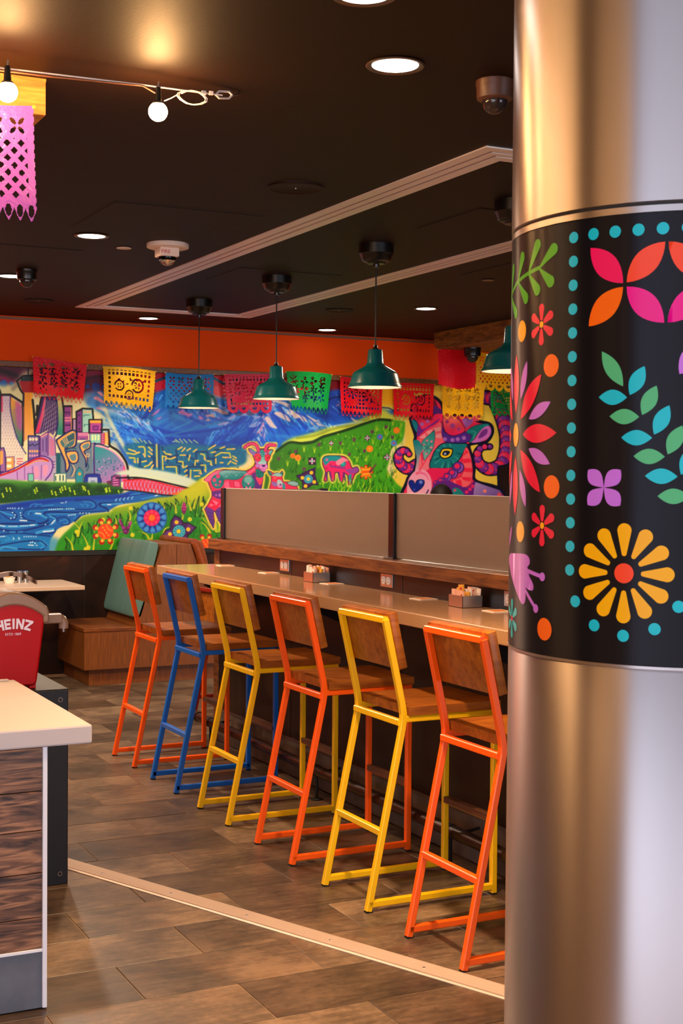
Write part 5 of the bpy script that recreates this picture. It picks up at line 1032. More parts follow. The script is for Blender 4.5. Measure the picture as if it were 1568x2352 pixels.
# black dispenser stand
st = thing('dispenser_stand', 'black steel cabinet stand behind the white service counter', 'cabinet', (1.1, 5.55, 0))
MB().box(-.25, .338, -.294, .27, .0, .763, .003).build('cabinet', 'black_steel', st)
MB().box(-.25, .338, -.294, .27, .763, .766, .001).build('top_sheet', 'black_matt', st)
for (x, z) in ((.305, .725), (.305, .045), (-.2, .725)):
    g = MB().tube([(x, -.300, z), (x, -.293, z)], .010, 16).build('bolt', 'dark_steel', st, smooth=True)
    MB().tube([(x, -.3005, z), (x, -.2995, z)], .006, 12).build('bolt_recess', 'black_matt', g)
# red ketchup dispenser
dp = thing('ketchup_dispenser', 'red ketchup dispenser with grey arched lid and white lettering', 'dispenser', (1.232, 5.385, .766))
def outline(hb, ht, zs, zc, n=14):
    o = [(-hb, .012), (-hb+.012, .0), (hb-.012, .0), (hb, .012)]
    for k in range(n+1): t = k/n; x = ht*(1-2*t); o.append((x, zs + (zc-zs)*(1-(x/ht)**2)))
    return o
bd = MB(); F = outline(.094, .124, .272, .326); Bk = [(x*.96, z) for x, z in F]
nF = len(F); bd.add([(x, -.085-.012*(z/.32), z+.012) for x, z in F] + [(x, .085, z+.012) for x, z in Bk], [tuple(range(nF)), tuple(range(nF, 2*nF))[::-1]] + [(i, nF+i, nF+(i+1) % nF, (i+1) % nF) for i in range(nF)])
bd.build('body', 'red_plastic', dp, bevel=.010, smooth=True)
for s in (-1, 1): MB().box(s*.078-.014, s*.078+.014, -.078, -.05, 0, .026, .004).build('foot', 'red_plastic', dp)
# lid: arched band with down-turned end
top = [(-.128+.256*k/20) for k in range(21)]; up = [(x, .292+.062*(1-(x/.132)**2)+.024) for x in top]; lo = [(x, .272+.058*(1-(x/.128)**2)) for x in top]
lid = MB().prism([(-.136, .250), (-.136, .300)] + up + [(.136, .300), (.136, .258), (.114, .258), (.114, .276)] + lo[::-1][1:-1] + [(-.114, .276), (-.114, .250)], 'y', -.108, .10)
lid.build('lid', 'grey_plastic', dp, bevel=.009, smooth=True)
sp = MB().box(.115, .212, -.022, .022, .244, .282, .006).build('spout', 'grey_plastic', dp)
MB().tube([(.170, 0, .263), (.202, 0, .263), (.215, 0, .256), (.221, 0, .242), (.221, 0, .222)], .019, 16).build('spout_elbow', 'grey_plastic', sp, smooth=True)
MB().tube([(.221, 0, .226), (.221, 0, .208)], .010, 12).build('nozzle', 'dark_steel', sp, smooth=True)
# push bar over the lid, carried by a stem at its far end
bar_ = MB(); ctrl = [(-.085+.205*k/16) for k in range(17)]
for a, b in zip(ctrl[:-1], ctrl[1:]):
    za, zb = (.405+.036*(1-((x-.017)/.103)**2) for x in (a, b)); bar_.prism([(a, za-.008), (b, zb-.008), (b, zb+.008), (a, za+.008)], 'y', .02, .06)
ph = bar_.build('push_bar', 'grey_plastic', dp, smooth=True)
MB().tube([(-.078, .04, .405), (-.078, .04, .31)], .010, 12).build('push_stem', 'grey_plastic', ph, smooth=True)
# lettering in an arch: strokes as solid bars in a unit cell, warped round a circle
GL = {'H': [[(0,0),(.28,0),(.28,1),(0,1)],[(.72,0),(1,0),(1,1),(.72,1)],[(.2,.38),(.8,.38),(.8,.62),(.2,.62)]], 'E': [[(0,0),(.3,0),(.3,1),(0,1)],[(.2,0),(1,0),(1,.22),(.2,.22)],[(.2,.39),(.9,.39),(.9,.61),(.2,.61)],[(.2,.78),(1,.78),(1,1),(.2,1)]], 'I': [[(.2,0),(.8,0),(.8,1),(.2,1)]], 'N': [[(0,0),(.26,0),(.26,1),(0,1)],[(.74,0),(1,0),(1,1),(.74,1)],[(0,1),(.28,1),(1,0),(.72,0)]], 'Z': [[(0,0),(1,0),(1,.22),(0,.22)],[(0,.78),(1,.78),(1,1),(0,1)],[(0,.2),(.36,.2),(1,.8),(.64,.8)]]}
x = -.0615; Rr_ = .185; fy = -.0985
for ch, w in zip('HEINZ', (.0265, .0215, .012, .0265, .0255)):
    lt = MB()
    for pg in GL[ch]:
        seg = []
        for (a, b) in zip(pg, pg[1:]+pg[:1]):
            for k in range(4): seg.append((a[0]+(b[0]-a[0])*k/4, a[1]+(b[1]-a[1])*k/4))
        pts = []
        for u_, v_ in seg:
            xx = x + u_*w; th = xx/Rr_; r_ = Rr_ + v_*.040; pts.append((r_*math.sin(th), r_*math.cos(th) - Rr_ + .238 - .0))
        lt.prism(pts, 'y', fy-.0005-.00012*len(lt.v)/16, fy+.004)
    lt.build('lettering', 'lettering', dp); x += w + .0035
letters('small_lettering', 'ESTD 1869', .0135, 'lettering', dp, (-.002, fy+.0015, .2135), (math.pi/2, 0, 0))

# ================================================================ booth at the back wall
bt = thing('booth_table', 'pale rectangular booth table against the dark back wall', 'table', (2.45, 10.49, 0))
MB().box(-.55, .455, -.33, .33, .728, .760, .004).build('table_top', 'table_laminate', bt); MB().box(-.45, .36, -.26, .26, .712, .728).build('sub_top', 'dark_panel', bt)
MB().tube([(-.15, 0, .02), (-.15, 0, .712)], .035, 16).build('pedestal', 'black_matt', bt, smooth=True); MB().box(-.40, .10, -.26, .26, 0, .02, .004).build('base_plate', 'black_matt', bt)
for (x, lab) in ((2.515, 'small steel salt shaker on the booth table beside the packet dish'), (2.562, 'small steel pepper shaker on the booth table, farther from the packet dish')):
    o = thing('shaker', lab, 'shaker', (x, 10.60, .76), 0, 'shakers on the booth table')
    MB().lathe([(.022, 0), (.021, .008), (.017, .04), (.019, .078)], 18).build('shaker_body', 'steel', o, smooth=True); MB().lathe([(.0225, .078), (.0225, .088), (.015, .094), (0, .095)], 18).build('shaker_cap', 'chrome', o, smooth=True)
o = thing('packet_dish', 'low white dish holding sugar packets on the booth table', 'dish', (2.435, 10.60, .76))
MB().lathe([(.034, 0), (.045, .04), (.047, .046), (.041, .044), (.03, .006), (0, .006)], 22).build('dish', 'white_enamel', o, smooth=True)
for k in range(4): MB().box(-.03, .03, -.018, .018, 0, .006).build('packet', ('paper', 'paper_yellow', 'paper_pink', 'paper')[k], o, loc=(.004*k, 0, .046+.008*k), rot=(.1, -.25+.05*k, .3*k))
# two benches back to back, ends toward the bar
BY0, BY1 = 10.11, 10.865
def bench(name, label, sgn, cushion_mat):
    # sgn -1: faces -X; +1: faces +X ; shared centre plane at X=3.615
    b = thing(name, label, 'bench', (3.615, BY0, 0)); L_ = BY1-BY0; s = sgn
    def X(a, c): return (min(s*a, s*c), max(s*a, s*c))
    x0, x1 = X(.0, .68); MB().box(x0, x1, .045, L_, 0, .125).build('plinth', 'bench_wood', b)
    x0, x1 = X(.0, .728); MB().box(x0, x1, .0, L_, .125, .412).build('seat_box', 'bench_wood', b)
    x0, x1 = X(.12, .735); MB().box(x0, x1, -.006, L_, .412, .440, .003).build('seat_board', 'bench_wood_flat', b)
    MB().prism([(s*.002, .412), (s*.34, .412), (s*.115, 1.065), (s*.002, 1.065)], 'y', .0, L_).build('back_panel', 'bench_wood', b)
    # padded back: rounded slab leaning on the panel
    hx, hz = .045, .30; n = 22; sec = []
    for k in range(n*4):
        t = 2*math.pi*k/(n*4); c_, s_ = math.cos(t), math.sin(t); e = .28
        sec.append((hx*abs(c_)**e*(1 if c_ > 0 else -1), hz*abs(s_)**e*(1 if s_ > 0 else -1)))
    lean = math.atan2(.165, .653); m_ = len(sec); ys = [0, .006, .03, .06, L_-.06, L_-.03, L_-.004, L_]; sc_ = [.80, .90, .97, 1, 1, .97, .9, .8]; vs = []
    for yy, kk in zip(ys, sc_):
        for (u_, w_) in sec:
            u2, w2_ = u_*kk, w_*(.97+.03*kk); w2_ = w_*(1-(1-kk)*.15)
            xx = .250 + u2*math.cos(lean) - w2_*math.sin(lean); z2 = .795 + w2_*math.cos(lean) + u2*math.sin(lean); vs.append((s*xx, yy, z2))
    fs = [(i*m_+j, i*m_+(j+1) % m_, (i+1)*m_+(j+1) % m_, (i+1)*m_+j) for i in range(len(ys)-1) for j in range(m_)] + [tuple(range(m_)), tuple((len(ys)-1)*m_+j for j in range(m_))]
    c = MB().add(vs, fs).build('back_cushion', cushion_mat, b, smooth=True)
    return b, c
b1, c1 = bench('booth_bench', 'wooden booth bench with a grey-green padded back, beside the pale table', -1, 'teal_vinyl')
b2, c2 = bench('booth_bench', 'wooden booth bench with tan leather back roll, behind the end of the bar', 1, 'tan_leather')
MB().tube([(.150, .0, 1.075), (.150, BY1-BY0, 1.075)], .030, 14).build('back_roll', 'tan_leather', b2, smooth=True)
MB().tube([(.150, .0, 1.075), (.185, -.004, .99), (.26, -.006, .78), (.36, -.006, .50)], .030, 14).build('back_piping', 'tan_leather', b2, smooth=True)
# dark red chair half hidden behind the end post
ch = thing('dining_chair', 'dark red metal chair partly hidden behind the oak end post of the bar', 'chair', (3.55, 8.60, 0), .15)
hw = .18; pr_ = [(.012, .012), (-.012, .012), (-.012, -.012), (.012, -.012)]
for s in (-1, 1):
    MB().tube([(-.27, s*hw, 0), (-.17, s*hw, .43), (-.17, s*hw, .46), (-.25, s*hw, .84)], 0, prof=pr_).build('rear_upright', 'stool_darkred', ch)
    MB().bar((.20, s*hw, 0), (.19, s*hw, .44)).build('front_leg', 'stool_darkred', ch); MB().bar((-.17, s*hw, .43), (.19, s*hw, .43)).build('side_rail', 'stool_darkred', ch); MB().bar((-.255, s*hw, .10), (.197, s*hw, .10)).build('runner', 'stool_darkred', ch)
MB().bar((-.25, -hw, .835), (-.25, hw, .835)).build('top_rail', 'stool_darkred', ch); MB().bar((-.17, -hw, .43), (-.17, hw, .43)).build('rear_rail', 'stool_darkred', ch)
MB().box(-.17, .21, -.195, .195, .443, .473, .004).build('seat', 'stool_wood', ch); MB().box(-.235, -.215, -.19, .19, .62, .84, .004).build('backrest', 'stool_wood', ch)

# ================================================================ pendant lamps
def make_pendant():
    p = thing('pendant_lamp', '', 'lamp', (0, 0, 0), 0, 'green pendants over the booths')
    MB().lathe([(.0, 0), (.097, 0), (.097, -.052), (.090, -.060), (.082, -.085), (.070, -.095), (.055, -.099), (.050, -.107), (.018, -.109), (.016, -.125), (.0, -.126)], 36).build('canopy', 'black_plastic', p, smooth=True)
    MB().tube([(0, 0, -.12), (0, 0, -.575)], .0045, 8).build('cord', 'black_matt', p, smooth=True)
    MB().lathe([(.0, -.555), (.012, -.556), (.013, -.572), (.020, -.580), (.020, -.588)], 20).build('cord_grip', 'black_plastic', p, smooth=True)
    out = [(.020, -.580), (.036, -.582), (.041, -.588), (.046, -.655), (.050, -.662), (.056, -.672), (.080, -.686), (.112, -.704), (.122, -.712), (.128, -.722), (.143, -.772), (.146, -.779), (.152, -.786), (.1535, -.790), (.152, -.793)]
    sh = MB().lathe(out + [(.149, -.793), (.143, -.782), (.139, -.772), (.124, -.724), (.110, -.708), (.050, -.670), (.030, -.660)], 48, close=False).build('shade', 'teal_enamel', p, smooth=True)
    MB().lathe([(.150, -.7935), (.1475, -.7925), (.1405, -.780), (.1375, -.772), (.1225, -.725), (.108, -.7095), (.050, -.6715), (.030, -.6615), (0, -.661)], 48, cap=False).build('shade_lining', 'white_enamel', sh, smooth=True)
    MB().sphere((0, 0, -.722), .030, 18, 12).build('bulb', 'pendant_glow', p, smooth=True)
    MB().lathe([(.0, -.662), (.016, -.663), (.016, -.700), (.0, -.701)], 14).build('socket', 'white_enamel', p, smooth=True)
    return p
pd = None
for (x, y, lab) in ((3.4726, 9.2602, 'dark green enamel pendant lamp hanging in front of the blue paper banner'), (3.4726, 7.8953, 'dark green enamel pendant lamp hanging between the crimson and green banners'), (3.4726, 6.5737, 'dark green enamel pendant lamp hanging nearest the ram painting'), (3.4726, 5.2378, 'green enamel pendant lamp half hidden behind the big steel column')):
    if pd is None: o = pd = make_pendant()
    else: o = copy_tree(pd)
    o['label'] = lab; o.location = (x, y, CEIL); o.scale = (.9646,)*3

# ================================================================ ceiling fittings
def make_downlight(label):
    d = thing('downlight', label, 'light', (0, 0, 0), 0, 'recessed downlights')
    MB().lathe([(.068, .0), (.088, -.001), (.090, -.004), (.086, -.008), (.074, -.006), (.068, .0)], 40).build('trim_ring', 'dark_steel', d, smooth=True)
    MB().lathe([(.0, -.0015), (.070, -.0015), (.070, -.004), (.0, -.0045)], 36).build('lens', 'downlight_glow', d, smooth=True)
    return d
def lamp_spot(o, power, col, size=128, blend=1.0):
    l = bpy.data.lights.new('beam', 'SPOT'); l.energy = power; l.color = col; l.spot_size = math.radians(size); l.spot_blend = blend; l.shadow_soft_size = .06
    lo = bpy.data.objects.new('beam', l); COL.objects.link(lo); lo.parent = o; lo.location = (0, 0, -.012)
dl = None
LIGHTS = ((2.0064, 3.6857, 'recessed round downlight in the ceiling nearest the big dome camera', 105), (2.043, 7.0416, 'recessed round downlight beside the fire alarm strobe', 52), (2.0083, 8.7074, 'recessed downlight beside the small black dome camera over the booth', 36), (3.5111, 10.5045, 'recessed downlight over the mural city, close to the wall', 14), (5.1133, 10.5604, 'recessed downlight over the meadow end of the mural, close to the wall', 14), (5.0969, 8.857, 'recessed downlight standing clear of the wall past the slot diffuser', 50),
          (1.6398, 3.1832, 'recessed downlight overhead near the string bulbs', 14), (2.0257, 0.5788, 'added unseen downlight behind the big steel column', 40), (0.3858, 3.6655, 'added unseen downlight over the service counter', 3), (0.3858, 6.3664, 'added unseen downlight over the aisle past the ketchup dispenser', 100), (0.3858, 8.9708, 'added unseen downlight over the aisle by the booth table', 44), (1.8327, 10.5141, 'added unseen downlight over the river end of the mural', 14), (6.6557, 10.5624, 'added unseen downlight over the ram end of the mural', 6), (5.0931, 7.0416, 'added unseen downlight over the booths behind the column', 46), (0.3858, 0.5788, 'added unseen downlight in the open front of the room', 40), (1.05, 8.1, 'added unseen downlight over the aisle level with the blue stool', 40), (6.6, 8.6, 'added unseen downlight far along the ceiling past the wooden soffit', 52))  # all on this line but the first are unseen lamps, added for their light
for (x, y, lab, pw) in LIGHTS:
    if dl is None: o = dl = make_downlight(lab)
    else:
        o = dl.copy(); COL.objects.link(o)
        for chd in [c for c in dl.children if c.type == 'MESH']: g = chd.copy(); COL.objects.link(g); g.parent = o
    o['label'] = lab; o.location = (x, y, CEIL); lamp_spot(o, pw*2.4, NEUT if y > 8.5 else WARM, 172 if 6.8 < y < 9.6 else 100, .45 if 6.8 < y < 9.6 else 1.)
# slot diffuser: a rectangle of three bright bars with dark slots between
sd = thing('slot_diffuser', 'long rectangular aluminium slot diffuser set in the black ceiling', 'vent', (3.4919, 7.2345, CEIL))
X0, X1, Y0, Y1 = -0.6945, 0.7042, -2.8166, 2.8359
def frame_ring(i0, i1, z0, z1, name, m):
    for k in range(4):
        a = [(X0+i0, Y0+i0), (X1-i0, Y0+i0), (X1-i0, Y1-i0), (X0+i0, Y1-i0)]; b = [(X0+i1, Y0+i1), (X1-i1, Y0+i1), (X1-i1, Y1-i1), (X0+i1, Y1-i1)]
        MB().prism([a[k], a[(k+1) % 4], b[(k+1) % 4], b[k]], 'z', z0, z1).build(name, m, sd)
frame_ring(0, .050, -.006, 0, 'bar', 'diffuser_metal'); frame_ring(.068, .100, -.006, 0, 'bar', 'diffuser_metal'); frame_ring(.118, .168, -.006, 0, 'bar', 'diffuser_metal')
frame_ring(.050, .068, -.002, 0, 'slot', 'alu_dark'); frame_ring(.100, .118, -.002, 0, 'slot', 'alu_dark')
# flush hatches and round grilles painted with the ceiling
for (x0, x1, y0, y1, lab) in ((1.881, 2.6237, 6.1059, 6.8197, 'flush black ceiling hatch beside the fire alarm strobe'), (1.5627, 2.1318, 7.5239, 8.1026, 'flush black ceiling hatch beside the small dome camera'), (3.4147, 4.0031, 5.4403, 6.0288, 'flush black ceiling hatch inside the slot diffuser rectangle, near the column'), (3.1349, 3.8102, 7.6686, 8.2473, 'flush black ceiling hatch round the second pendant canopy'), (4.4372, 5.0159, 6.704, 7.2827, 'flush black ceiling hatch beside the small round sprinkler cap')):
    o = thing('ceiling_hatch', lab, 'hatch', ((x0+x1)/2, (y0+y1)/2, CEIL)); hx, hy = (x1-x0)/2, (y1-y0)/2
    MB().box(-hx, hx, -hy, hy, -.004, 0, .001).build('hatch_door', 'ceiling_paint', o)
    for (a, b, c, d) in ((-hx-.008, -hx, -hy-.008, hy+.008), (hx, hx+.008, -hy-.008, hy+.008), (-hx, hx, -hy-.008, -hy), (-hx, hx, hy, hy+.008)): box('hatch_gap', 'black_matt', a, b, c, d, -.0015, 0, o)
for (x, y, r, lab) in ((2.4742, 5.4307, 0.1206, 'round black ceiling speaker grille in front of the slot diffuser'), (2.4694, 9.8389, 0.1061, 'round black ceiling speaker grille close to the mural'), (4.5819, 9.2602, 0.1061, 'round black ceiling speaker grille past the slot diffuser')):
    o = thing('ceiling_speaker', lab, 'speaker', (x, y, CEIL)); MB().lathe([(r, 0), (r, -.006), (r-.006, -.009), (r-.012, -.006), (0, -.006)], 40).build('grille', 'ceiling_paint', o, smooth=True); MB().lathe([(r+.004, 0), (r+.004, -.0015), (r, -.0015)], 40).build('rim', 'black_matt', o); MB().sphere((0, 0, -.006), .004, 8, 6).build('screw', 'steel', o)
for (x, y, lab) in ((2.3054, 7.3213, 'small flat round sprinkler cap beside the fire alarm strobe'), (4.6937, 7.3792, 'small flat round sprinkler cap past the slot diffuser')):
    o = thing('sprinkler_cap', lab, 'sprinkler', (x, y, CEIL)); MB().lathe([(.040, -.003), (.041, -.006), (.0, -.008)], 28).build('cap', 'device_white' if x < 3 else 'dark_steel', o, smooth=True); MB().lathe([(.030, 0), (.030, -.004)], 24).build('collar', 'black_matt', o)
def dome_camera(x, y, z, sc_, label, m='black_plastic'):
    o = thing('dome_camera', label, 'camera', (x, y, z)); k = sc_
    MB().lathe([(.0, 0), (.060*k, 0), (.060*k, -.014*k), (.0585*k, -.016*k), (.057*k, -.050*k), (.056*k, -.056*k), (.046*k, -.062*k), (.0, -.063*k)], 36).build('housing', m, o, smooth=True)
    MB().sphere((0, 0, -.062*k), .041*k, 28, 10, t0=math.pi/2-.05, t1=math.pi).build('dome', 'smoke_dome', o, smooth=True)
    g = MB().tube([(.0, 0, -.050*k), (-.012*k, -.02*k, -.075*k)], .017*k, 16).build('lens_barrel', 'black_matt', o, smooth=True)
    return o
dome_camera(2.3681, 3.6944, CEIL, 1.0, 'large black dome camera on the ceiling beside the steel column', 'footrest_brown')  # housing browned: warm light on the black plastic put into its colour
dome_camera(2.0392, 8.4181, CEIL, 1.05, 'small black dome camera on the ceiling over the booth table')
dome_camera(6.2313, 10.0318, 2.7021, 1.25, 'black dome camera under the wooden soffit above the ram painting')
# fire alarm strobe
fa = thing('fire_strobe', 'white ceiling fire alarm strobe with clear dome and red FIRE lettering', 'alarm', (2.4781, 7.0937, CEIL))
MB().lathe([(.0, 0), (.112, 0), (.114, -.006), (.112, -.022), (.100, -.026), (.0, -.026)], 40).build('base_plate', 'device_white', fa, smooth=True)
MB().box(-.058, .05, -.05, .05, -.072, -.024, .006).build('body', 'device_white', fa)
MB().sphere((-.002, 0, -.072), .047, 24, 10, t0=math.pi/2, t1=math.pi).build('dome', 'clear_dome', fa, smooth=True)
MB().lathe([(.004, 0), (.03, -.02), (.004, -.04)], 12, (0, 0, -.068)).build('flash_tube', 'chrome', fa)
letters('lettering', 'FIRE', .028, 'print_red', fa, (-.028, -.0505, -.058), (math.pi/2, 0, 0))
# wooden soffit and beam
so = thing('wood_soffit', 'long rough wooden soffit box hanging from the ceiling above the ram painting', 'soffit', (6.0191, 7.7168, 2.7189))
MB().box(0, .03, -3.0, 2.595, 0, .1247).build('side_board', 'soffit_wood', so)
MB().box(.03, 1.4, 2.565, 2.595, 0, .1247).build('end_board', 'soffit_wood', so)
for k in range(10): MB().box(.005+.139*k, .139*(k+1), -3.0, 2.565, -.018, .0, .002).build('plank', 'soffit_wood', so)
be = thing('wood_beam', 'pale wooden beam box on the ceiling behind the purple banner', 'beam', (0.5788, 4.4468, 2.7315))
MB().box(-.8, .5315, -.106, .106, 0, .114, .003).build('beam_box', 'beam_wood', be); MB().box(-.8, .5315, -.109, -.105, .103, .1145).build('cover_board', 'beam_wood', be)

# ================================================================ string lights
sl = thing('string_light', 'string of round warm bulbs on a steel cable under the ceiling', 'string light', (1.3987, 4.1092, 2.8058))
o3 = Vector((1.3987, 4.1092, 2.8058))
def rel(pts): return [tuple(Vector(p)-o3) for p in pts]
MB().tube(rel([(-2.4115, 3.8873, 2.7691), (-0.4823, 3.9742, 2.7691), (0.0965, 4.0127, 2.7691), (0.5305, 4.0513, 2.7749), (0.9164, 4.0803, 2.7855), (1.3601, 4.1053, 2.8009), (1.5434, 4.1285, 2.8086), (1.6302, 4.1478, 2.8154)]), .0026, 6).build('cable', 'diffuser_metal', sl, smooth=True)
MB().tube(rel([(-2.4115, 3.8873, 2.7633), (-0.4823, 3.9742, 2.7633), (0.0965, 4.0127, 2.7633), (0.6752, 4.061, 2.7691), (1.0611, 4.0851, 2.7816), (1.3504, 4.1044, 2.798), (1.3746, 4.1044, 2.7884), (1.3987, 4.1044, 2.7787)]), .003, 8).build('feed_wire', 'footrest_brown', sl, smooth=True)
for k, (x, y, z) in enumerate(((0.9212, 4.0417, 2.7074), (1.4006, 4.1053, 2.7247), (0.4437, 4.0176, 2.7016), (-.0386, 3.9934, 2.7016), (-.5209, 3.9693, 2.7016), (-1.0032, 3.9452, 2.7016), (-1.4855, 3.9211, 2.7016))):
    s_ = MB().lathe([(.0, .076), (.008, .075), (.0095, .058), (.0105, .050), (.0115, .032), (.018, .028), (.0185, .023), (.0, .022)], 18, rel([(x, y, z)])[0]).build('socket', 'black_plastic', sl, smooth=True)
    MB().sphere(rel([(x, y, z)])[0], .0295, 22, 14).build('bulb', 'bulb_glow', sl, smooth=True)
    MB().tube(rel([(x, y, z+.07), (x+.002, y, z+.092)]), .003, 8).build('hook', 'steel', s_)
pts = [(1.4228, 4.1111, 2.7623), (1.4469, 4.1111, 2.7749), (1.4758, 4.114, 2.7942)]
for k in range(26):
    t = 2*math.pi*k/12 + 2.2; pts.append((1.5096+.046*math.cos(t)+.0005*k, 4.1111+.004*math.sin(3*t), 2.7845+.021*math.sin(t)))
MB().tube(rel(pts), .0020, 6).build('wire_coil', 'paper', sl, smooth=True)
tb = MB(); a, b = Vector((1.6061, 4.1439, 2.8135)), Vector((1.6736, 4.1719, 2.827))
for s in (-1, 1): tb.tube(rel([a, a+(b-a)*.2+Vector((0, 0, s*.011)), a+(b-a)*.8+Vector((0, 0, s*.011)), b]), .0035, 8)
tb.build('turnbuckle', 'diffuser_metal', sl, smooth=True)
for x_, z_ in ((1.5627, 2.8115), (1.5868, 2.8135)): MB().box(-.007, .007, -.004, .004, -.006, .006, .001).build('clamp', 'diffuser_metal', sl, loc=rel([(x_, 4.135, z_)])[0])
MB().tube(rel([tuple(b), (1.6929, 4.1796, 2.8328), (1.7073, 4.1864, 2.8453)]), .003, 8).build('eye_bolt', 'steel', sl, smooth=True)

s2 = thing('string_light', 'second string of round warm bulbs stretched over the open front of the room', 'string light', (-2.2, 2.2, 2.76))
MB().tube([(-1.75, 1.0, .03), (-.9, .51, -.01), (0, 0, -.02), (.9, -.51, -.01), (1.9, -1.08, .03)], .003, 6).build('cable', 'black_matt', s2, smooth=True)
for k in range(4):
    u = -1.1+.7*k
    MB().lathe([(.0, .0), (.010, -.005), (.011, -.04), (.014, -.046), (.0, -.048)], 14, (u, -.57*u, -.01)).build('socket', 'black_plastic', s2, smooth=True); MB().sphere((u, -.57*u, -.080), .0295, 16, 10).build('bulb', 'bulb_glow', s2, smooth=True)

# ================================================================ cut-plastic banners
def cut_mask(style, nx, ny, seed, n_sc):
    r = np.random.default_rng(seed); x = ((np.arange(nx)+.5)/nx)[None, :]; y = ((np.arange(ny)+.5)/ny)[:, None]; asp = ny/nx; m_ = np.ones((ny, nx), bool)
    X, Y = np.broadcast_to(x, (ny, nx)), np.broadcast_to(y, (ny, nx))
    inner = (X > .06) & (X < .94) & (Y > .07) & (Y < .80); hole = np.zeros_like(m_)
    disc = lambda cx, cy, rr, ry=None: ((X-cx)/rr)**2 + ((Y-cy)*asp/(ry or rr))**2 < 1
    def petal(cx, cy, a, L, w):
        u = (X-cx)*math.cos(a) + (Y-cy)*asp*math.sin(a); v = -(X-cx)*math.sin(a) + (Y-cy)*asp*math.cos(a); return ((u-L*.62)/(L*.42))**2 + (v/w)**2 < 1
    if style == 'flower':
        for cx, cy in [(.18+.21*i, .22+.2*j) for i in range(4) for j in range(3)]:
            cx += r.normal(0, .015); cy += r.normal(0, .015); n = 6
            for k in range(n): hole |= petal(cx, cy, k*2*math.pi/n + r.uniform(0, 1), .085, .016)
        for _ in range(46): hole |= disc(r.uniform(.08, .92), r.uniform(.1, .78), r.uniform(.010, .018))
    elif style == 'squares':
        gx_ = (X*13) % 1; gy_ = (Y*9) % 1; sq = (gx_ > .2) & (gx_ < .8) & (gy_ > .2) & (gy_ < .8); ring = (X < .17) | (X > .83) | (Y < .2) | (Y > .68); hole |= sq & ring
        for c, rr in (((.3, .45), .10), ((.66, .42), .13), ((.5, .66), .09)):
            d = np.hypot(X-c[0], (Y-c[1])*asp); hole |= (d < rr) & (d > rr*.72) & (np.arctan2(Y-c[1], X-c[0]) < 2.4); hole |= (d < rr*.5) & (np.cos(6*np.arctan2(Y-c[1], X-c[0])) > .1) & (d > rr*.15)
        for k in range(7): hole |= petal(.25+.08*k, .32+.05*(k % 3), -.3, .07, .014)
        hole |= sq & (X > .5) & (Y < .34) & ((X*13).astype(int) % 2 == 0)
    elif style == 'lattice':
        a = (X*9+Y*9*asp) % 1; b = (X*9-Y*9*asp) % 1; hole |= (a > .24) & (a < .76) & (b > .24) & (b < .76) & (Y > .28)
        for k in range(5):
            for q_ in range(4): hole |= petal(.14+.18*k, .17, q_*math.pi/2+.785, .075, .016)
    elif style == 'birds':
        for c, rr in (((.28, .36), .13), ((.70, .40), .15)):
            d = np.hypot(X-c[0], (Y-c[1])*asp); t_ = np.arctan2(Y-c[1], X-c[0]); hole |= (d < rr) & (d > rr*.45) & (np.cos(9*t_) > .15); hole |= d < rr*.2
        gx_ = (X*14) % 1; gy_ = (Y*10) % 1; hole |= (gx_ > .22) & (gx_ < .78) & (gy_ > .22) & (gy_ < .78) & ((X > .84) | (Y < .17) | (Y > .7) | (X < .12) | ((abs(X-.5) < .09) & (Y > .3)))
        for _ in range(26): hole |= petal(r.uniform(.1, .9), r.uniform(.15, .75), r.uniform(0, 6.28), .05, .012)
    elif style == 'plain':
        hole |= disc(.60, .86, .04, .006)
    hole &= inner
    f_ = (X*n_sc) % 1 - .5
    if style == 'plain': m_ &= Y < .90 + .08*np.sin(math.pi*X) + .015*np.cos(2*math.pi*X*9)
    elif style in ('lattice', 'birds') and n_sc < 8:
        m_ &= Y < .84 + .155*np.sqrt(np.clip(1-(f_/.5)**2, 0, 1))
        for k in range(n_sc):
            for a in (-.6, 0, .6): hole |= petal((k+.5)/n_sc, .93, -math.pi/2+a, .085, .013)
    else:
        m_ &= Y < .88 + .115*np.clip(1-(abs(f_)/.5)**1.3, 0, 1); hole |= ((f_/.27)**2 + ((Y-.905)/.055)**2 < 1)
    if style != 'plain':
        e = .010*np.abs(np.sin(Y*math.pi*13)); m_ &= (X > .010-e) & (X < .990+e-.0)
    return m_ & ~hole
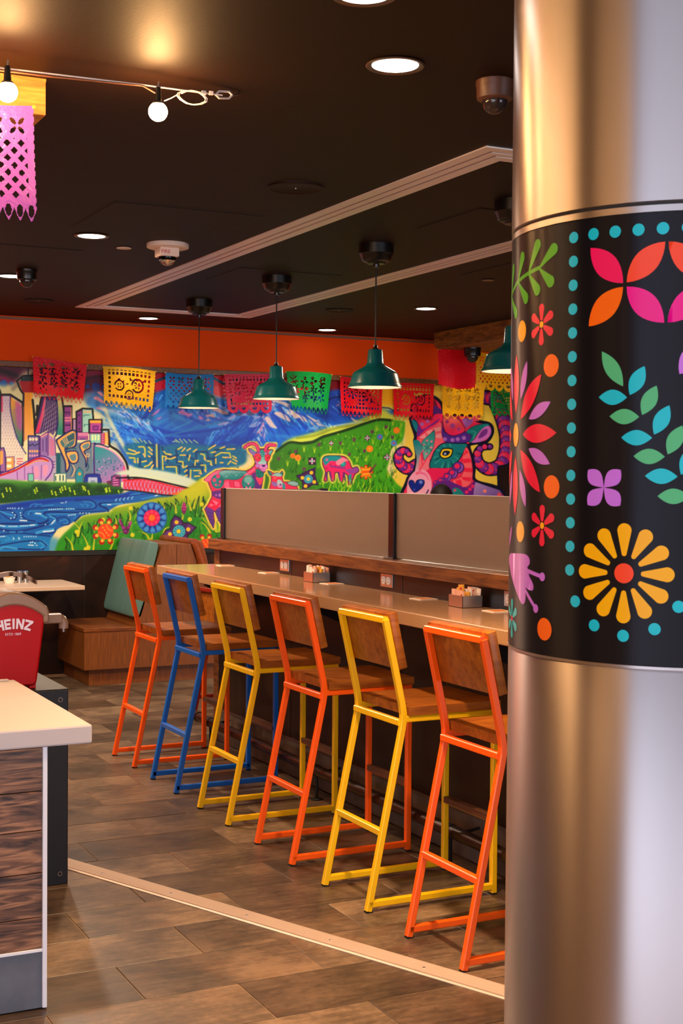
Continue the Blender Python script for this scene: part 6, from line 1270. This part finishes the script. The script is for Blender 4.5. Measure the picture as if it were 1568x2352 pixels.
def banner(label, film_, tl, tr, bl, br, style, seed, n_sc=10, nx=118, ny=86, wave=.012, pins=True):
    """four corners in metres; the sheet bows a little between them"""
    mk = cut_mask(style, nx, ny, seed, n_sc); tl, tr, bl, br = (np.array(p, float) for p in (tl, tr, bl, br)); org = (tl+tr)/2
    U, V = np.meshgrid(np.linspace(0, 1, nx+1), np.linspace(0, 1, ny+1)); U, V = U[..., None], V[..., None]
    P = (tl*(1-U)+tr*U)*(1-V) + (bl*(1-U)+br*U)*V - org
    P[..., 1] += wave*(np.sin(U[..., 0]*7+seed)*V[..., 0] + .4*np.sin(V[..., 0]*6+seed)) ; P[..., 2] += (.01*np.sin(U*math.pi)*(1-V))[..., 0]*(seed % 3 - 1)
    jj, ii = np.nonzero(mk); a = jj*(nx+1)+ii; qd = np.stack([a, a+1, a+nx+2, a+nx+1], 1); used, inv = np.unique(qd.reshape(-1), return_inverse=True)
    me = bpy.data.meshes.new('paper_banner'); me.from_pydata(P.reshape(-1, 3)[used].tolist(), [], inv.reshape(-1, 4).tolist()); me.materials.append(MATS[film_]); me.polygons.foreach_set('use_smooth', [True]*len(me.polygons))
    o = thing('cut_banner', label, 'banner', tuple(org), 0, 'cut-plastic party banners')
    s = bpy.data.objects.new('sheet', me); COL.objects.link(s); s.parent = o
    if pins:
        for c in (tl, tr): MB().sphere(tuple(c-org+np.array((0, -.004, -.004))), .006, 8, 6).build('pin', 'paper_yellow', o, smooth=True)
    return o
B_ = WALL_Y-.095
def wb(y, x0, z0, x1, z1, xb0, zb0, xb1, zb1): return (x0, y, z0), (x1, y, z1), (xb0, y, zb0), (xb1, y, zb1)
banner('red cut-out banner hanging at the tower end of the mural', 'film_red', *wb(B_, 2.6633, 2.526, 3.1041, 2.4768, 2.6739, 2.2029, 3.0665, 2.1595), 'flower', 1, 11)
banner('yellow cut-out banner with square windows hanging above the painted mountains', 'film_yellow', *wb(B_, 3.2333, 2.471, 3.6771, 2.4479, 3.2449, 2.1546, 3.6491, 2.1093), 'squares', 2, 10)
banner('blue cut-out banner hanging behind the farthest green pendant', 'film_blue', *wb(B_, 3.7562, 2.444, 4.1835, 2.446, 3.761, 2.1305, 4.1777, 2.1209), 'lattice', 3, 9)
banner('crimson cut-out banner with scalloped edge beside the middle pendant', 'film_crimson', *wb(B_, 4.2732, 2.4488, 4.7227, 2.4681, 4.3108, 2.1209, 4.7092, 2.1305), 'birds', 4, 4)
banner('green cut-out banner hanging right of the middle pendant', 'film_green', *wb(B_, 4.8404, 2.4951, 5.2802, 2.4865, 4.904, 2.1546, 5.233, 2.1354), 'flower', 5, 9)
banner('red cut-out banner hanging behind the pendant nearest the ram', 'film_red', *wb(B_, 5.3612, 2.4749, 5.7886, 2.4604, 5.3728, 2.1257, 5.7741, 2.1112), 'birds', 6, 10)
banner('red cut-out banner hanging over the horn of the painted ram', 'film_red', *wb(B_, 5.8898, 2.4411, 6.3152, 2.4411, 5.9014, 2.1064, 6.3008, 2.1016), 'squares', 7, 10)
banner('plain red plastic banner hanging from the wooden soffit', 'film_red', *wb(10.2633, 6.0288, 2.6977, 6.4049, 2.6977, 6.0451, 2.3669, 6.4146, 2.3476), 'plain', 8, 10)
banner('yellow latticed banner hanging from the wooden soffit beside the plain red one', 'film_yellow', *wb(10.2826, 6.4242, 2.6958, 6.8294, 2.6958, 6.4339, 2.362, 6.8197, 2.3572), 'lattice', 9, 4)
banner('yellow flowered banner hanging below the plain red one, over the ram crown', 'film_yellow', *wb(B_, 6.3934, 2.4537, 6.8438, 2.4604, 6.4001, 2.1305, 6.8284, 2.1305), 'flower', 10, 5)
banner('green cut-out banner hanging over the ram horn beside the column', 'film_green', *wb(B_-.02, 6.8969, 2.4199, 7.2924, 2.4199, 6.9065, 2.1691, 7.2827, 2.1691), 'birds', 11, 6)
banner('purple latticed plastic banner hanging from the pale ceiling beam', 'film_purple', *wb(4.2442, 0.6752, 2.7189, 1.0476, 2.7305, 0.6656, 2.3669, 1.0591, 2.3736), 'lattice', 12, 11, nx=150, ny=130, wave=.008)

# ================================================================ standing guest beyond the glass
pe = thing('person', 'dark-haired person in dark clothes standing beyond the frosted glass, turned to the ram', 'person', (5.868, 9.9, 0), .35)
J = {'pelvis': ((0, 0, .80), .115), 'waist': ((.005, 0, .93), .105), 'chest': ((.0, 0, 1.10), .125), 'neck': ((.0, 0, 1.27), .052), 'chin': ((.02, 0, 1.345), .062), 'head': ((.012, 0, 1.43), .084), 'crown': ((.0, 0, 1.485), .062)}
for s, n in ((-1, 'r'), (1, 'l')):
    J['sh'+n] = ((0, s*.155, 1.215), .052); J['el'+n] = ((-.02, s*.205, .97), .040); J['wr'+n] = ((.06, s*.200, .765), .028); J['ha'+n] = ((.085, s*.195, .69), .026)
    J['hip'+n] = ((0, s*.085, .76), .085); J['kn'+n] = ((.02, s*.095, .43), .058); J['an'+n] = ((-.02, s*.10, .075), .040); J['to'+n] = ((.12, s*.115, .030), .030)
names = list(J); E_ = [('pelvis', 'waist'), ('waist', 'chest'), ('chest', 'neck'), ('neck', 'chin'), ('chin', 'head'), ('head', 'crown')]
for n in 'rl': E_ += [('chest', 'sh'+n), ('sh'+n, 'el'+n), ('el'+n, 'wr'+n), ('wr'+n, 'ha'+n), ('pelvis', 'hip'+n), ('hip'+n, 'kn'+n), ('kn'+n, 'an'+n), ('an'+n, 'to'+n)]
me = bpy.data.meshes.new('body'); me.from_pydata([J[n][0] for n in names], [(names.index(a), names.index(b)) for a, b in E_], [])
tmp = bpy.data.objects.new('body', me); COL.objects.link(tmp); tmp.modifiers.new('skin', 'SKIN'); ss = tmp.modifiers.new('sub', 'SUBSURF'); ss.levels = 2
for i, n in enumerate(names):
    sv = me.skin_vertices[0].data[i]; sv.radius = (J[n][1], J[n][1]); sv.use_root = (n == 'pelvis')
bpy.context.view_layer.update(); bme = bpy.data.meshes.new_from_object(tmp.evaluated_get(bpy.context.evaluated_depsgraph_get())); bpy.data.objects.remove(tmp)
for n in ('skin', 'cloth', 'cloth_trousers', 'rubber'): bme.materials.append(MATS[n])
for p in bme.polygons:
    z, y = p.center.z, abs(p.center.y); p.use_smooth = True
    p.material_index = 3 if z < .09 else 2 if z < .86 and y < .17 else 1 if (z < 1.265 and not (z < .80 and y > .17)) else 0
body = bpy.data.objects.new('body', bme); COL.objects.link(body); body.parent = pe
for s in (-1, 1):
    MB().sphere((.088, s*.030, 1.425), .010, 10, 8).build('eye', 'black_plastic', pe, smooth=True); MB().lathe([(.0, -.026), (.010, -.02), (.013, 0), (.010, .02), (0, .026)], 10, (.0, s*.083, 1.415)).build('ear', 'skin', pe, smooth=True)
    hd = MB()
    for k in range(5):
        L_ = (.05, .068, .072, .066, .05)[k]; a0 = Vector((.085+.012*(k-2), s*.195, .69)); hd.tube([a0, a0+Vector((.008, -s*.002, -.5*L_)), a0+Vector((.004, -s*.012, -L_))] if k else [a0, a0+Vector((.03, -s*.008, -.02)), a0+Vector((.04, -s*.012, -.045))], .0085, 8)
    hd.build('fingers', 'skin', pe, smooth=True)
MB().lathe([(.0, .024), (.008, .01), (.014, -.014), (.0, -.02)], 10, (.098, 0, 1.400)).build('nose', 'skin', pe, smooth=True)
MB().box(.085, .096, -.022, .022, 1.362, 1.368, .002).build('mouth', 'stool_darkred', pe)
hr = MB(); seg = 28; prof = [(math.sin(t)*.098, .115*math.cos(t)) for t in np.linspace(0, 2.0, 14)]
for r_, z_ in prof:
    for k in range(seg):
        t = 2*math.pi*k/seg; fr_ = max(0, math.cos(t)); zz_ = 1.430 + z_; 
        if fr_ > .25: zz_ = max(zz_, 1.455+.02*fr_)
        hr.v.append((-.008 + r_*math.cos(t)*1.02, r_*math.sin(t)*.94, zz_))
hr.f = [(i*seg+k, i*seg+(k+1) % seg, (i+1)*seg+(k+1) % seg, (i+1)*seg+k) for i in range(len(prof)-1) for k in range(seg)]
hr.build('hair', 'hair', pe, smooth=True)
